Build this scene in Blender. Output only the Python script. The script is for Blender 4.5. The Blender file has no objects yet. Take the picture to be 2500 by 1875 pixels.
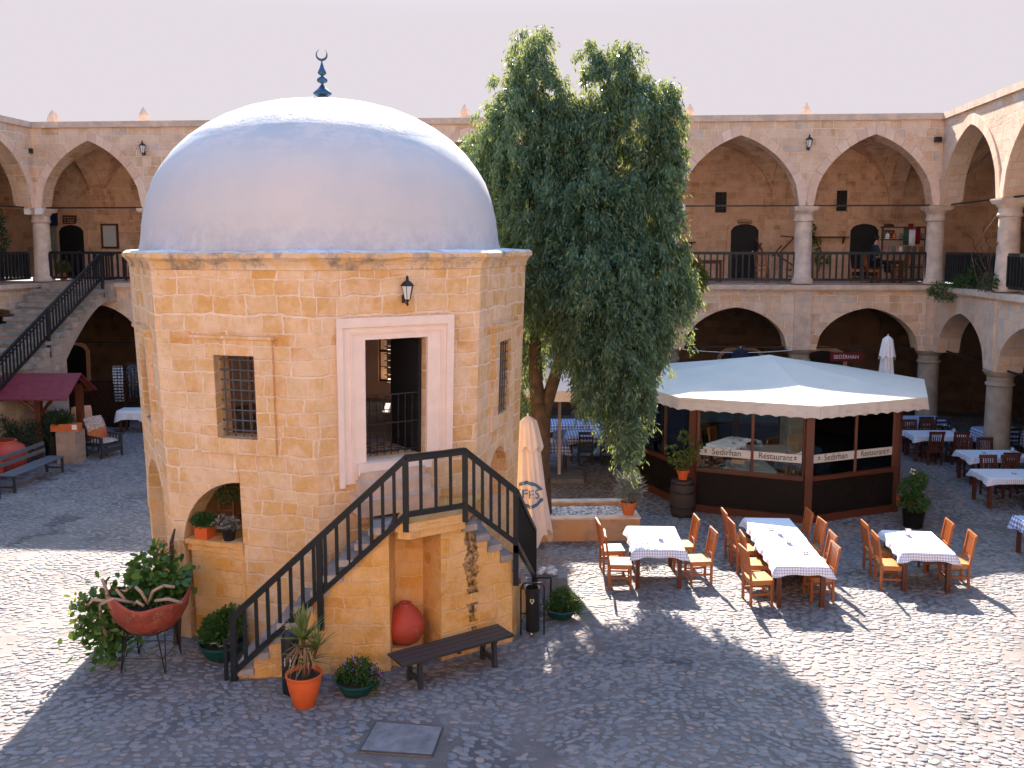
import bpy, bmesh, math, random
import numpy as np
from mathutils import Vector, Matrix
from mathutils.geometry import tessellate_polygon
random.seed(7); rng = np.random.default_rng(11)
sc = bpy.context.scene
COL = sc.collection
PI = math.pi; R = math.radians

# ---------------------------------------------------------------- camera, sky, sun, exposure
FPX = 2250.0; PY0 = 854.0; EYE = 6.25
PITCH = math.atan((PY0-598.0)/FPX)
cd = bpy.data.cameras.new('camera'); cam = bpy.data.objects.new('camera', cd); COL.objects.link(cam)
cam.location = (0, 0, EYE); cam.rotation_euler = (PI/2-PITCH, 0, 0)
cd.sensor_width = 36; cd.lens = FPX/2500*36; cd.shift_y = -(937.5-PY0)/2500
cd.clip_start = 0.05; cd.clip_end = 3000
sc.camera = cam

SUN_EL = 38.0; SUN_AZ = 3.8          # azimuth: degrees to the left of straight ahead (+Y)
EXPO = 2.12
sun_dir = Vector((-math.sin(R(SUN_AZ))*math.cos(R(SUN_EL)), math.cos(R(SUN_AZ))*math.cos(R(SUN_EL)), math.sin(R(SUN_EL))))
ld = bpy.data.lights.new('sun', 'SUN'); ld.energy = 5.0; ld.angle = R(0.55); ld.color = (1.0, 0.86, 0.75)
sun = bpy.data.objects.new('sun', ld); COL.objects.link(sun)
sun.rotation_euler = sun_dir.to_track_quat('Z', 'Y').to_euler()

w = bpy.data.worlds.new('World'); sc.world = w; w.use_nodes = True
nt = w.node_tree; nt.nodes.clear()
out = nt.nodes.new('ShaderNodeOutputWorld'); bg = nt.nodes.new('ShaderNodeBackground')
sky = nt.nodes.new('ShaderNodeTexSky'); sky.sky_type = 'NISHITA'; sky.sun_disc = False
sky.sun_elevation = R(SUN_EL); sky.sun_rotation = R(-SUN_AZ); sky.air_density = 1.0; sky.dust_density = 1.5
tc = nt.nodes.new('ShaderNodeTexCoord'); sp = nt.nodes.new('ShaderNodeSeparateXYZ')
mr = nt.nodes.new('ShaderNodeMapRange'); mr.interpolation_type = 'SMOOTHSTEP'
mr.inputs[1].default_value = 0.22; mr.inputs[2].default_value = 0.75
mix = nt.nodes.new('ShaderNodeMix'); mix.data_type = 'RGBA'
mul = nt.nodes.new('ShaderNodeMix'); mul.data_type = 'RGBA'; mul.blend_type = 'MULTIPLY'; mul.inputs[0].default_value = 1
HZ = 0.5
hv = 1.0/(2**EXPO)*10
mix.inputs[6].default_value = (0.79*hv, 0.725*hv, 0.78*hv, 1)     # pale milky haze low in the sky
mul.inputs[7].default_value = (.80, 1.16, 1.36, 1)
nt.links.new(tc.outputs['Generated'], sp.inputs[0]); nt.links.new(sp.outputs[2], mr.inputs[0])
nt.links.new(mr.outputs[0], mix.inputs[0]); nt.links.new(sky.outputs[0], mul.inputs[6]); nt.links.new(mul.outputs[2], mix.inputs[7])
nt.links.new(mix.outputs[2], bg.inputs[0]); bg.inputs[1].default_value = 0.1
nt.links.new(bg.outputs[0], out.inputs[0])
sc.view_settings.view_transform = 'Standard'; sc.view_settings.look = 'None'
sc.view_settings.exposure = EXPO; sc.view_settings.gamma = 1

# ---------------------------------------------------------------- pixel anchors -> real points
def ray(px, py):
    u = (px-1250)/FPX; v = (PY0-py)/FPX; c = math.cos(PITCH); s = math.sin(PITCH)
    return Vector((u, c+v*s, -s+v*c))
def G(px, py, z=0.0):
    d = ray(px, py); t = (z-EYE)/d.z; return Vector((d.x*t, d.y*t, z))
def PY(px, py, Y):
    d = ray(px, py); t = Y/d.y; return Vector((d.x*t, Y, EYE+d.z*t))

# ---------------------------------------------------------------- object helpers
def thing(name, label, cat, loc=(0, 0, 0), rz=0.0, group=None):
    o = bpy.data.objects.new(name, None); COL.objects.link(o)
    o.location = loc; o.rotation_euler = (0, 0, rz); o.empty_display_size = 0.2
    o['label'] = label; o['category'] = cat
    if group: o['group'] = group
    return o
def tag(o, label=None, cat=None, group=None, kind=None):
    if label: o['label'] = label
    if cat: o['category'] = cat
    if group: o['group'] = group
    if kind: o['kind'] = kind
    return o
def copy_tree(o, loc=None, rz=None, label=None, parent=None, scale=None):
    c = o.copy(); COL.objects.link(c)
    if parent is not None:
        c.parent = parent
    if loc is not None: c.location = loc
    if rz is not None: c.rotation_euler = (0, 0, rz)
    if scale is not None: c.scale = (scale, scale, scale)
    if label: c['label'] = label
    for ch in list(o.children): copy_tree(ch, parent=c)
    return c
def root_mat(p):
    while p.parent: p = p.parent
    return Matrix.Translation(p.location) @ p.rotation_euler.to_matrix().to_4x4()

class MB:
    def __init__(s): s.v = []; s.f = []
    def add(s, vs, fs):
        b = len(s.v); s.v += [tuple(x) for x in vs]; s.f += [tuple(i+b for i in f) for f in fs]; return s
    def box(s, x0, x1, y0, y1, z0, z1):
        vs = [(x, y, z) for z in (z0, z1) for y in (y0, y1) for x in (x0, x1)]
        return s.add(vs, [(0, 2, 3, 1), (4, 5, 7, 6), (0, 1, 5, 4), (2, 6, 7, 3), (0, 4, 6, 2), (1, 3, 7, 5)])
    def beam(s, p, q, w, h, up=(0, 0, 1)):
        p = Vector(p); q = Vector(q); d = (q-p).normalized(); up = Vector(up)
        if abs(d.dot(up)) > 0.98: up = Vector((0, 1, 0))
        a = d.cross(up).normalized(); b = a.cross(d).normalized()
        vs = []
        for c in (p, q):
            for i, j in ((-1, -1), (1, -1), (1, 1), (-1, 1)): vs.append(c+a*(w/2*i)+b*(h/2*j))
        return s.add(vs, [(0, 1, 2, 3), (7, 6, 5, 4), (0, 4, 5, 1), (1, 5, 6, 2), (2, 6, 7, 3), (3, 7, 4, 0)])
    def tube(s, pts, r, n=8, cap=True):
        pts = [Vector(p) for p in pts]; rr = r if isinstance(r, (list, tuple)) else [r]*len(pts)
        rings = []; a = None
        for i, p in enumerate(pts):
            d = (pts[min(i+1, len(pts)-1)]-pts[max(i-1, 0)]).normalized()
            if a is None:
                a = d.cross(Vector((0, 0, 1)));
                if a.length < .05: a = d.cross(Vector((1, 0, 0)))
            a = (a-d*a.dot(d)).normalized(); b = d.cross(a)
            rings.append([p+(a*math.cos(2*PI*k/n)+b*math.sin(2*PI*k/n))*rr[i] for k in range(n)])
        vs = [v for ring in rings for v in ring]; fs = []
        for i in range(len(pts)-1):
            for k in range(n): fs.append((i*n+k, i*n+(k+1) % n, (i+1)*n+(k+1) % n, (i+1)*n+k))
        if cap: fs.append(tuple(range(n))[::-1]); fs.append(tuple((len(pts)-1)*n+k for k in range(n)))
        return s.add(vs, fs)
    def lathe(s, prof, n=24, c=(0, 0, 0), wob=0.0, ph=0.0, capb=False, capt=False):
        vs = []; fs = []
        for (r, z) in prof:
            for k in range(n):
                a = 2*PI*k/n+ph; q = r*(1+wob*math.sin(3*a+z*9)*.5+wob*math.sin(5*a-z*7)*.5)
                vs.append((c[0]+q*math.cos(a), c[1]+q*math.sin(a), c[2]+z))
        for i in range(len(prof)-1):
            for k in range(n): fs.append((i*n+k, i*n+(k+1) % n, (i+1)*n+(k+1) % n, (i+1)*n+k))
        if capb: fs.append(tuple(range(n))[::-1])
        if capt: fs.append(tuple((len(prof)-1)*n+k for k in range(n)))
        return s.add(vs, fs)
    def prism(s, poly, z0, z1):
        n = len(poly); vs = [(p[0], p[1], z0) for p in poly]+[(p[0], p[1], z1) for p in poly]
        fs = [tuple(range(n))[::-1], tuple(range(n, 2*n))]+[(i, (i+1) % n, n+(i+1) % n, n+i) for i in range(n)]
        return s.add(vs, fs)
    def slab(s, fr, loops, t0, t1):
        """fr=(O,U,N): polygon loops in (u,z), extruded along N from t0 to t1"""
        O, U, N = fr; flat = [p for l in loops for p in l]
        tri = tessellate_polygon([[Vector((p[0], p[1], 0)) for p in l] for l in loops])
        def P(p, t): return Vector((O[0]+U[0]*p[0]+N[0]*t, O[1]+U[1]*p[0]+N[1]*t, p[1]))
        n = len(flat); vs = [P(p, t0) for p in flat]+[P(p, t1) for p in flat]
        fs = [tuple(t) for t in tri]+[tuple(i+n for i in t[::-1]) for t in tri]
        b = 0
        for l in loops:
            m = len(l)
            for i in range(m): fs.append((b+i, b+(i+1) % m, n+b+(i+1) % m, n+b+i))
            b += m
        return s.add(vs, fs)
    def build(s, name, mat, parent=None, world=False, smooth=False, angle=None):
        V = np.array(s.v, dtype=np.float64).reshape(-1, 3)
        if world and parent is not None:
            M = np.array(root_mat(parent).inverted()); V = V@M[:3, :3].T+M[:3, 3]
        me = bpy.data.meshes.new(name); me.from_pydata(V.tolist(), [], s.f); me.update()
        me.materials.append(mat); o = bpy.data.objects.new(name, me); COL.objects.link(o)
        if parent is not None: o.parent = parent
        auto_uv(me)
        if smooth:
            me.polygons.foreach_set('use_smooth', [True]*len(me.polygons))
            if angle: me.set_sharp_from_angle(angle=R(angle))
        return o
def auto_uv(me):
    np_ = len(me.polygons)
    if not np_: return
    nrm = np.zeros(np_*3); me.polygons.foreach_get('normal', nrm); nrm = nrm.reshape(-1, 3)
    tot = np.zeros(np_, dtype=np.int64); me.polygons.foreach_get('loop_total', tot)
    nl = len(me.loops); li = np.zeros(nl, dtype=np.int64); me.loops.foreach_get('vertex_index', li)
    co = np.zeros(len(me.vertices)*3); me.vertices.foreach_get('co', co); co = co.reshape(-1, 3)
    N = np.repeat(nrm, tot, axis=0); P = co[li]
    tx = -N[:, 1]; ty = N[:, 0]; L = np.sqrt(tx**2+ty**2); flat = L < .35; L[L < 1e-6] = 1
    tx /= L; ty /= L; sgn = np.where((tx+ty*.01) < 0, -1, 1); tx *= sgn; ty *= sgn
    U = np.where(flat, P[:, 0], P[:, 0]*tx+P[:, 1]*ty); Vv = np.where(flat, P[:, 1], P[:, 2])
    uv = me.uv_layers.new(name='UVMap'); uv.data.foreach_set('uv', np.stack([U, Vv], 1).ravel())
def raw_mesh(name, V, F, mat, parent=None, smooth=False):
    """V (n,3) array, F (m,k) array of faces with k corners"""
    me = bpy.data.meshes.new(name); V = np.asarray(V, dtype=np.float32); F = np.asarray(F, dtype=np.int32)
    me.vertices.add(len(V)); me.vertices.foreach_set('co', V.ravel())
    k = F.shape[1]; me.loops.add(F.size); me.loops.foreach_set('vertex_index', F.ravel())
    me.polygons.add(len(F)); me.polygons.foreach_set('loop_start', np.arange(0, F.size, k, dtype=np.int32))
    me.polygons.foreach_set('loop_total', np.full(len(F), k, dtype=np.int32))
    if smooth: me.polygons.foreach_set('use_smooth', np.ones(len(F), dtype=bool))
    me.update(calc_edges=True); me.materials.append(mat)
    o = bpy.data.objects.new(name, me); COL.objects.link(o)
    if parent is not None: o.parent = parent
    return o

# ---------------------------------------------------------------- materials
class NT:
    def __init__(s, name):
        s.m = bpy.data.materials.new(name); s.m.use_nodes = True; s.t = s.m.node_tree
        s.b = s.t.nodes['Principled BSDF']; s.out = s.t.nodes['Material Output']
    def n(s, typ, **kw):
        x = s.t.nodes.new(typ)
        for k, v in kw.items(): setattr(x, k, v)
        return x
    def l(s, a, b): s.t.links.new(a, b)
    def noise(s, vec, scale, detail=4, rough=.55):
        x = s.n('ShaderNodeTexNoise'); x.inputs['Scale'].default_value = scale; x.inputs['Detail'].default_value = detail
        x.inputs['Roughness'].default_value = rough
        if vec: s.l(vec, x.inputs['Vector'])
        return x.outputs['Fac']
    def ramp(s, fac, stops, interp='LINEAR'):
        x = s.n('ShaderNodeValToRGB'); x.color_ramp.interpolation = interp; e = x.color_ramp.elements
        while len(e) > 1: e.remove(e[-1])
        e[0].position = stops[0][0]; e[0].color = (*stops[0][1], 1) if not isinstance(stops[0][1], float) else (stops[0][1],)*3+(1,)
        for p, c in stops[1:]:
            q = e.new(p); q.color = (*c, 1) if not isinstance(c, float) else (c, c, c, 1)
        s.l(fac, x.inputs[0]); return x.outputs[0]
    def mix(s, fac, a, b, mode='MIX'):
        x = s.n('ShaderNodeMix', data_type='RGBA', blend_type=mode)
        for i, v in ((0, fac), (6, a), (7, b)):
            if isinstance(v, (int, float)): x.inputs[i].default_value = v
            elif isinstance(v, (tuple, list)): x.inputs[i].default_value = (*v[:3], 1)
            else: s.l(v, x.inputs[i])
        return x.outputs[2]
    def math(s, op, a, b=0.0, c=None):
        x = s.n('ShaderNodeMath', operation=op)
        for i, v in ((0, a), (1, b), (2, c)):
            if v is None: continue
            if isinstance(v, (int, float)): x.inputs[i].default_value = v
            else: s.l(v, x.inputs[i])
        return x.outputs[0]
    def bump(s, h, strength=.4, dist=.02, prev=None):
        x = s.n('ShaderNodeBump'); x.inputs['Strength'].default_value = strength; x.inputs['Distance'].default_value = dist
        s.l(h, x.inputs['Height'])
        if prev: s.l(prev, x.inputs['Normal'])
        s.l(x.outputs[0], s.b.inputs['Normal']); return x.outputs[0]
    def obj(s): return s.n('ShaderNodeTexCoord').outputs['Object']
    def uv(s): return s.n('ShaderNodeTexCoord').outputs['UV']
    def sep(s, vec):
        x = s.n('ShaderNodeSeparateXYZ'); s.l(vec, x.inputs[0]); return x.outputs
def stone(name, cols, mortar, bw, bh, msize=.012, stain=.35, stcol=(.16, .11, .08), bumpd=.02, warp=.035, patch=None, rough=.9, wash=.75, streak=None):
    m = NT(name); uv = m.uv(); ob = m.obj()
    # warp the coursing so that joints are never ruler-straight
    nz = m.n('ShaderNodeTexNoise'); nz.inputs['Scale'].default_value = 1.7; nz.inputs['Detail'].default_value = 3; m.l(ob, nz.inputs['Vector'])
    nf = m.n('ShaderNodeTexNoise'); nf.inputs['Scale'].default_value = 9; nf.inputs['Detail'].default_value = 3; m.l(ob, nf.inputs['Vector'])
    def vadd(a, col, k):
        s1 = m.n('ShaderNodeVectorMath', operation='SUBTRACT'); m.l(col, s1.inputs[0]); s1.inputs[1].default_value = (.5, .5, .5)
        s2 = m.n('ShaderNodeVectorMath', operation='SCALE'); m.l(s1.outputs[0], s2.inputs[0]); s2.inputs['Scale'].default_value = k
        s3 = m.n('ShaderNodeVectorMath', operation='ADD'); m.l(a, s3.inputs[0]); m.l(s2.outputs[0], s3.inputs[1]); return s3.outputs[0]
    v = vadd(uv, nz.outputs['Color'], warp*3); v = vadd(v, nf.outputs['Color'], warp)
    x, y, z = m.sep(v)
    # uneven course heights: add a slow function of height
    sn = m.math('SINE', m.math('MULTIPLY', y, 5.3)); sn2 = m.math('SINE', m.math('MULTIPLY', y, 12.7))
    y2 = m.math('ADD', y, m.math('ADD', m.math('MULTIPLY', sn, .045), m.math('MULTIPLY', sn2, .012)))
    row = m.math('FLOOR', m.math('DIVIDE', y2, bh))
    wx = m.math('ADD', x, m.math('MULTIPLY', m.math('SINE', m.math('ADD', m.math('MULTIPLY', x, 3.1/bw*.38), m.math('MULTIPLY', row, 2.4))), bw*.28))
    cb = m.n('ShaderNodeCombineXYZ'); m.l(wx, cb.inputs[0]); m.l(y2, cb.inputs[1])
    br = m.n('ShaderNodeTexBrick'); m.l(cb.outputs[0], br.inputs['Vector']); br.inputs['Scale'].default_value = 1
    br.inputs['Color1'].default_value = (0, 0, 0, 1); br.inputs['Color2'].default_value = (1, 1, 1, 1); br.inputs['Mortar'].default_value = (.5, .5, .5, 1)
    br.inputs['Mortar Size'].default_value = msize; br.inputs['Mortar Smooth'].default_value = .35
    br.inputs['Brick Width'].default_value = bw; br.inputs['Row Height'].default_value = bh
    br.offset = .42; br.squash = .72; br.squash_frequency = 3
    rnd = br.outputs['Color']; n = len(cols)
    base = m.ramp(rnd, [(i/(n-1)*.98+.01, c) for i, c in enumerate(cols)])
    n1 = m.noise(ob, 14, 6, .65); n2 = m.noise(ob, 1.1, 4, .6); n3 = m.noise(ob, 3.1, 6, .7)
    base = m.mix(.55, base, m.ramp(n1, [(.3, .55), (.7, 1.25)]) if False else m.ramp(n1, [(.25, .62), (.75, 1.0)]), 'MULTIPLY')
    base = m.mix(m.ramp(m.noise(ob, 2.3, 5, .7), [(.42, 0.0), (.62, wash)]), base, mortar)            # lime wash left over some blocks
    mf = m.mix(1.0, br.outputs['Fac'], m.ramp(n3, [(.3, .35), (.6, 1.0)]), 'MULTIPLY')
    base = m.mix(mf, base, mortar)
    st = m.ramp(m.noise(ob, .9, 8, .72), [(.52, 0.0), (.75, 1.0)])
    base = m.mix(m.math('MULTIPLY', st, stain), base, stcol)
    if patch:   # noise-broken tint between two heights: weathering on stair base, orange on lower pavilion
        zz = m.sep(m.n('ShaderNodeNewGeometry').outputs['Position'])[2]
        mr_ = m.n('ShaderNodeMapRange'); m.l(zz, mr_.inputs[0]); mr_.inputs[1].default_value = patch[0]; mr_.inputs[2].default_value = patch[1]
        k = m.math('MULTIPLY', mr_.outputs[0], m.ramp(m.noise(ob, 2.2, 7, .75), [(.45, 0.0), (.62, 1.0)]))
        base = m.mix(m.math('MULTIPLY', k, patch[2]), base, patch[3])
    if streak:  # black lichen run down the wall under a leaking step
        gx, gy, gz = m.sep(m.n('ShaderNodeNewGeometry').outputs['Position'])
        for (x0, wd, z0, z1) in streak:
            d = m.math('ABSOLUTE', m.math('SUBTRACT', m.math('ADD', gx, m.math('MULTIPLY', m.math('SUBTRACT', n3, .5), .35)), x0))
            a_ = m.math('LESS_THAN', d, wd); b_ = m.math('MULTIPLY', m.math('GREATER_THAN', gz, z0), m.math('LESS_THAN', gz, z1))
            f_ = m.math('MULTIPLY', m.math('MULTIPLY', a_, b_), m.ramp(n1, [(.38, .95), (.62, .25)])); base = m.mix(f_, base, (.035, .025, .02))
    m.l(base, m.b.inputs['Base Color']); m.b.inputs['Roughness'].default_value = rough; m.b.inputs['Specular IOR Level'].default_value = .15
    h = m.math('SUBTRACT', m.math('ADD', m.math('MULTIPLY', n3, .5), m.math('MULTIPLY', rnd, .35)), m.math('MULTIPLY', br.outputs['Fac'], .45))
    m.bump(m.math('ADD', h, m.math('MULTIPLY', n1, .35)), .8, bumpd)
    return m.m
def plain(name, col, rough=.6, var=.25, scale=8, metal=0, spec=.3, bump=.0, bscale=30, col2=None):
    m = NT(name); ob = m.obj(); n = m.noise(ob, scale, 5, .6)
    c2 = col2 or tuple(c*(1-var) for c in col)
    m.l(m.mix(m.ramp(n, [(.3, 0.0), (.7, 1.0)]), col, c2), m.b.inputs['Base Color'])
    m.b.inputs['Roughness'].default_value = rough; m.b.inputs['Metallic'].default_value = metal; m.b.inputs['Specular IOR Level'].default_value = spec
    if bump: m.bump(m.noise(ob, bscale, 5, .6), bump, .01)
    return m.m
def wood(name, c1, c2, rough=.45, scale=6, axis=0, bump=.15):
    m = NT(name); ob = m.obj(); mp = m.n('ShaderNodeMapping'); m.l(ob, mp.inputs[0])
    sc_ = [18, 18, 18]; sc_[axis] = 1.6; mp.inputs['Scale'].default_value = sc_
    n = m.noise(mp.outputs[0], scale*.4, 5, .6); n2 = m.noise(ob, 2.5, 3)
    m.l(m.mix(m.math('MULTIPLY', m.math('ADD', n, n2), .5), c1, c2), m.b.inputs['Base Color'])
    rr = m.ramp(m.noise(ob, 1.5, 2), [(.45, c1), (.55, c1)])
    m.b.inputs['Roughness'].default_value = rough; m.bump(n, bump, .004); return m.m
def gingham(name, white, dark, cell=.04, axis='uv', amt=.85):
    m = NT(name); x, y, z = m.sep(m.uv())
    def st(v): return m.math('LESS_THAN', m.math('FRACT', m.math('DIVIDE', v, cell)), .5 if cell > .05 else .34)
    a = st(x); b = st(y); f = m.math('MULTIPLY', m.math('ADD', a, b), .5)
    col = m.mix(m.math('MULTIPLY', f, amt), white, dark)
    m.l(m.mix(m.ramp(m.noise(m.obj(), 3, 3), [(.35, 0.0), (.75, .12)]), col, (.5, .45, .42)), m.b.inputs['Base Color'])
    m.b.inputs['Roughness'].default_value = .85; m.b.inputs['Specular IOR Level'].default_value = .1; m.bump(m.noise(m.obj(), 5, 4), .6, .05); return m.m
def leafmat(name, cols, trans=.35, rough=.5, tcol=(.22, .30, .03), big=.6):
    m = NT(name); g = m.n('ShaderNodeNewGeometry'); ri = g.outputs['Random Per Island']
    c = m.ramp(ri, [(i/(len(cols)-1), c) for i, c in enumerate(cols)])
    c = m.mix(m.ramp(m.noise(m.obj(), big, 3), [(.35, 0.0), (.65, .5)]), c, cols[-1])
    m.l(c, m.b.inputs['Base Color']); m.b.inputs['Roughness'].default_value = rough; m.b.inputs['Specular IOR Level'].default_value = .35
    t = m.n('ShaderNodeBsdfTranslucent'); t.inputs[0].default_value = (*tcol, 1)
    mx = m.n('ShaderNodeMixShader'); mx.inputs[0].default_value = trans
    m.l(m.b.outputs[0], mx.inputs[1]); m.l(t.outputs[0], mx.inputs[2]); m.l(mx.outputs[0], m.out.inputs[0]); return m.m
def glassmat(name, tint=(.75, .85, .85), alpha=.16):
    m = NT(name); g = m.n('ShaderNodeBsdfGlossy'); g.inputs['Roughness'].default_value = .02; g.inputs[0].default_value = (.9, .95, 1, 1)
    t = m.n('ShaderNodeBsdfTransparent'); t.inputs[0].default_value = (*tint, 1)
    fr = m.n('ShaderNodeFresnel'); fr.inputs[0].default_value = 1.5
    mx = m.n('ShaderNodeMixShader'); m.l(fr.outputs[0], mx.inputs[0]); m.l(t.outputs[0], mx.inputs[1]); m.l(g.outputs[0], mx.inputs[2])
    m.l(mx.outputs[0], m.out.inputs[0]); return m.m

M_PAV = stone('pavilion_stone', [(.72, .40, .13), (.77, .48, .21), (.80, .55, .31), (.74, .43, .16), (.78, .51, .26), (.80, .57, .35), (.68, .33, .08)],
              (.85, .66, .50),   .42, .238, msize=.017, stain=.25, stcol=(.50, .34, .20), bumpd=.034, warp=.055, wash=.6, patch=(2.9, 1.0, .75, (.82, .42, .10)))
M_PAVFRAME = plain('white_stone_frame', (.88, .73, .64), .85, .10, 5, bump=.2, spec=.1)
M_CORNICE = plain('cornice_stone', (.66, .50, .34), .9, .3, 4, bump=.7, bscale=14, spec=.1, col2=(.36, .25, .16))
M_STAIR = stone('stair_stone', [(.78, .36, .06), (.82, .44, .12), (.84, .50, .18), (.80, .39, .08), (.82, .46, .14), (.68, .28, .04)],
                (.82, .52, .26), .42, .235, msize=.012, stain=.5, stcol=(.30, .19, .10), bumpd=.05, warp=.07, patch=(.75, .0, .75, (.38, .22, .12)), streak=[(-.62, .085, .95, 2.1), (-.60, .07, .50, .80), (-.58, .035, .2, .42)])
M_TREAD = plain('tread_stone', (.46, .40, .35), .85, .5, 3, bump=.6, bscale=12, spec=.2, col2=(.22, .20, .19))
FAR = [(.74, .47, .28), (.82, .58, .40), (.62, .36, .19), (.85, .63, .45), (.76, .49, .30), (.58, .47, .39), (.80, .47, .24)]
M_FAR = stone('gallery_stone', FAR, (.86, .68, .53), .50, .27, msize=.014, stain=.55, stcol=(.47, .35, .27), bumpd=.035, warp=.045, wash=.5)
M_RWING = stone('rough_gallery_stone', [(.76, .51, .33), (.82, .58, .41), (.68, .44, .28), (.84, .63, .47), (.60, .50, .43)], (.72, .55, .42), .42, .25, msize=.012, stain=.45, stcol=(.30, .26, .24), bumpd=.05, warp=.06)
M_INNER = stone('inner_gallery_stone', [(.78, .47, .29), (.84, .55, .37), (.52, .28, .16), (.86, .61, .44), (.72, .42, .25), (.60, .36, .24), (.80, .50, .32)], (.86, .63, .46), .42, .24, msize=.010, stain=.45, stcol=(.38, .27, .20), warp=.05)
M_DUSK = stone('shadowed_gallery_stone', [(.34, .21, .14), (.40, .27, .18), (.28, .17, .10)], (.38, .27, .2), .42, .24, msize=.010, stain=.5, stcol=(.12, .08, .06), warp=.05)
M_SHADE = stone('shade_darkened_stone', [(.17, .10, .06), (.21, .13, .08), (.12, .07, .045), (.24, .16, .10)], (.16, .11, .08), .42, .24, msize=.010, stain=.5, stcol=(.05, .035, .03), warp=.05)  # same inner stone, the lower arcade's shade put into its colour
mv = NT('arch_band_stone'); c_ = mv.ramp(mv.n('ShaderNodeNewGeometry').outputs['Random Per Island'], [(0, (.84, .60, .44)), (.3, (.78, .52, .36)), (.6, (.88, .66, .52)), (.85, (.72, .50, .38)), (1, (.86, .60, .40))])
c_ = mv.mix(.5, c_, mv.ramp(mv.noise(mv.obj(), 6, 6, .7), [(.3, .65), (.7, 1.0)]), 'MULTIPLY'); mv.l(c_, mv.b.inputs['Base Color']); mv.b.inputs['Roughness'].default_value = .9; mv.b.inputs['Specular IOR Level'].default_value = .1; mv.bump(mv.noise(mv.obj(), 10, 6, .7), .4, .015); M_VOUS = mv.m
M_COLUMN = plain('column_stone', (.76, .60, .47), .9, .35, 3.5, bump=.5, bscale=9, spec=.1, col2=(.48, .38, .31))
M_PIER = plain('grey_column_stone', (.44, .37, .29), .9, .35, 3, bump=.6, bscale=9, spec=.1, col2=(.30, .24, .18))
M_LEDGE = plain('ledge_stone', (.76, .56, .41), .9, .35, 3.5, bump=.7, bscale=9, spec=.1, col2=(.48, .38, .31))
M_DOME = None
M_DARKWOOD = wood('dark_painted_wood', (.020, .024, .028), (.040, .046, .050), .5)
M_RAIL = plain('navy_painted_timber', (.014, .018, .022), .45, .3, 9, bump=.15, spec=.4)
M_BLACK = plain('black_iron', (.012, .012, .014), .45, .3, 12, spec=.5)
M_DOOR = plain('dark_door_wood', (.016, .018, .022), .6, .3, 7, spec=.3)
M_CHAIR = wood('varnished_orange_wood', (.40, .13, .035), (.26, .07, .02), .35, axis=2)
M_SEATW = wood('honey_wood_seat', (.52, .22, .06), (.38, .13, .035), .35, axis=0)
M_BROWN = wood('reddish_brown_wood', (.13, .036, .014), (.07, .019, .008), .4, axis=2)
M_TERRA = plain('terracotta', (.62, .17, .06), .75, .22, 5, bump=.25, bscale=20, spec=.2)
M_CLOTH = gingham('white_blue_check_cloth', (.84, .84, .86), (.17, .22, .42), .046)
M_CLOTH2 = gingham('blue_gingham_cloth', (.80, .82, .86), (.03, .09, .40), .09, amt=.95)
M_CANVAS = plain('cream_canvas', (.74, .62, .54), .85, .10, 2, bump=.25, bscale=4, spec=.1)
M_AWN = plain('pale_awning_canvas', (.76, .72, .68), .8, .08, 1.5, bump=.25, bscale=2, spec=.15)
M_WHITE = plain('white_cloth', (.80, .80, .80), .8, .08, 4, spec=.1)
M_SOIL = plain('potting_soil', (.05, .035, .025), .95, .4, 20, bump=.8, bscale=30)
M_GREENPOT = plain('dark_green_plastic', (.012, .085, .075), .45, .25, 6, spec=.4)
M_LATT = plain('dark_lattice_wood', (.012, .009, .008), .6, .4, 10, spec=.25)
M_METAL = plain('brushed_metal', (.62, .62, .62), .3, .1, 10, metal=.9)
M_GLASS = glassmat('window_glass')
M_TEXT = plain('dark_lettering', (.03, .03, .035), .6, .1)
M_SUCC = leafmat('succulent_leaf', [(.03, .085, .02), (.06, .15, .03), (.10, .22, .04), (.025, .07, .02)], .18, .35)
M_FOL = leafmat('dark_pot_foliage', [(.015, .05, .012), (.03, .09, .02), (.05, .13, .03)], .25)
# ================================================================ GROUND
def in_poly(px, py, poly):
    ins = np.zeros(px.shape, bool); n = len(poly)
    for i in range(n):
        x1, y1 = poly[i]; x2, y2 = poly[(i+1) % n]
        c = ((y1 > py) != (y2 > py)) & (px < (x2-x1)*(py-y1)/((y2-y1) if y2 != y1 else 1e-9)+x1); ins ^= c
    return ins
def vnoise(x, y, s, seed=0):
    r = np.random.default_rng(seed); g = r.random((64, 64)); X = (x*s) % 63; Y = (y*s) % 63
    i = X.astype(int); j = Y.astype(int); a = X-i; b = Y-j; a = a*a*(3-2*a); b = b*b*(3-2*b)
    i1 = (i+1) % 64; j1 = (j+1) % 64
    return g[i, j]*(1-a)*(1-b)+g[i1, j]*a*(1-b)+g[i, j1]*(1-a)*b+g[i1, j1]*a*b
PC = Vector((-3.27, 16.8)); PR = 3.55; PTH = 29.0
def OV(k, r=PR):
    a = R(PTH-67.5+45*(k-1)); return Vector((PC.x+r*math.sin(a), PC.y-r*math.cos(a)))
COVER = [(-1.88, 10.78), (-.98, 10.67), (-.90, 11.34), (-1.78, 11.47)]
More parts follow.
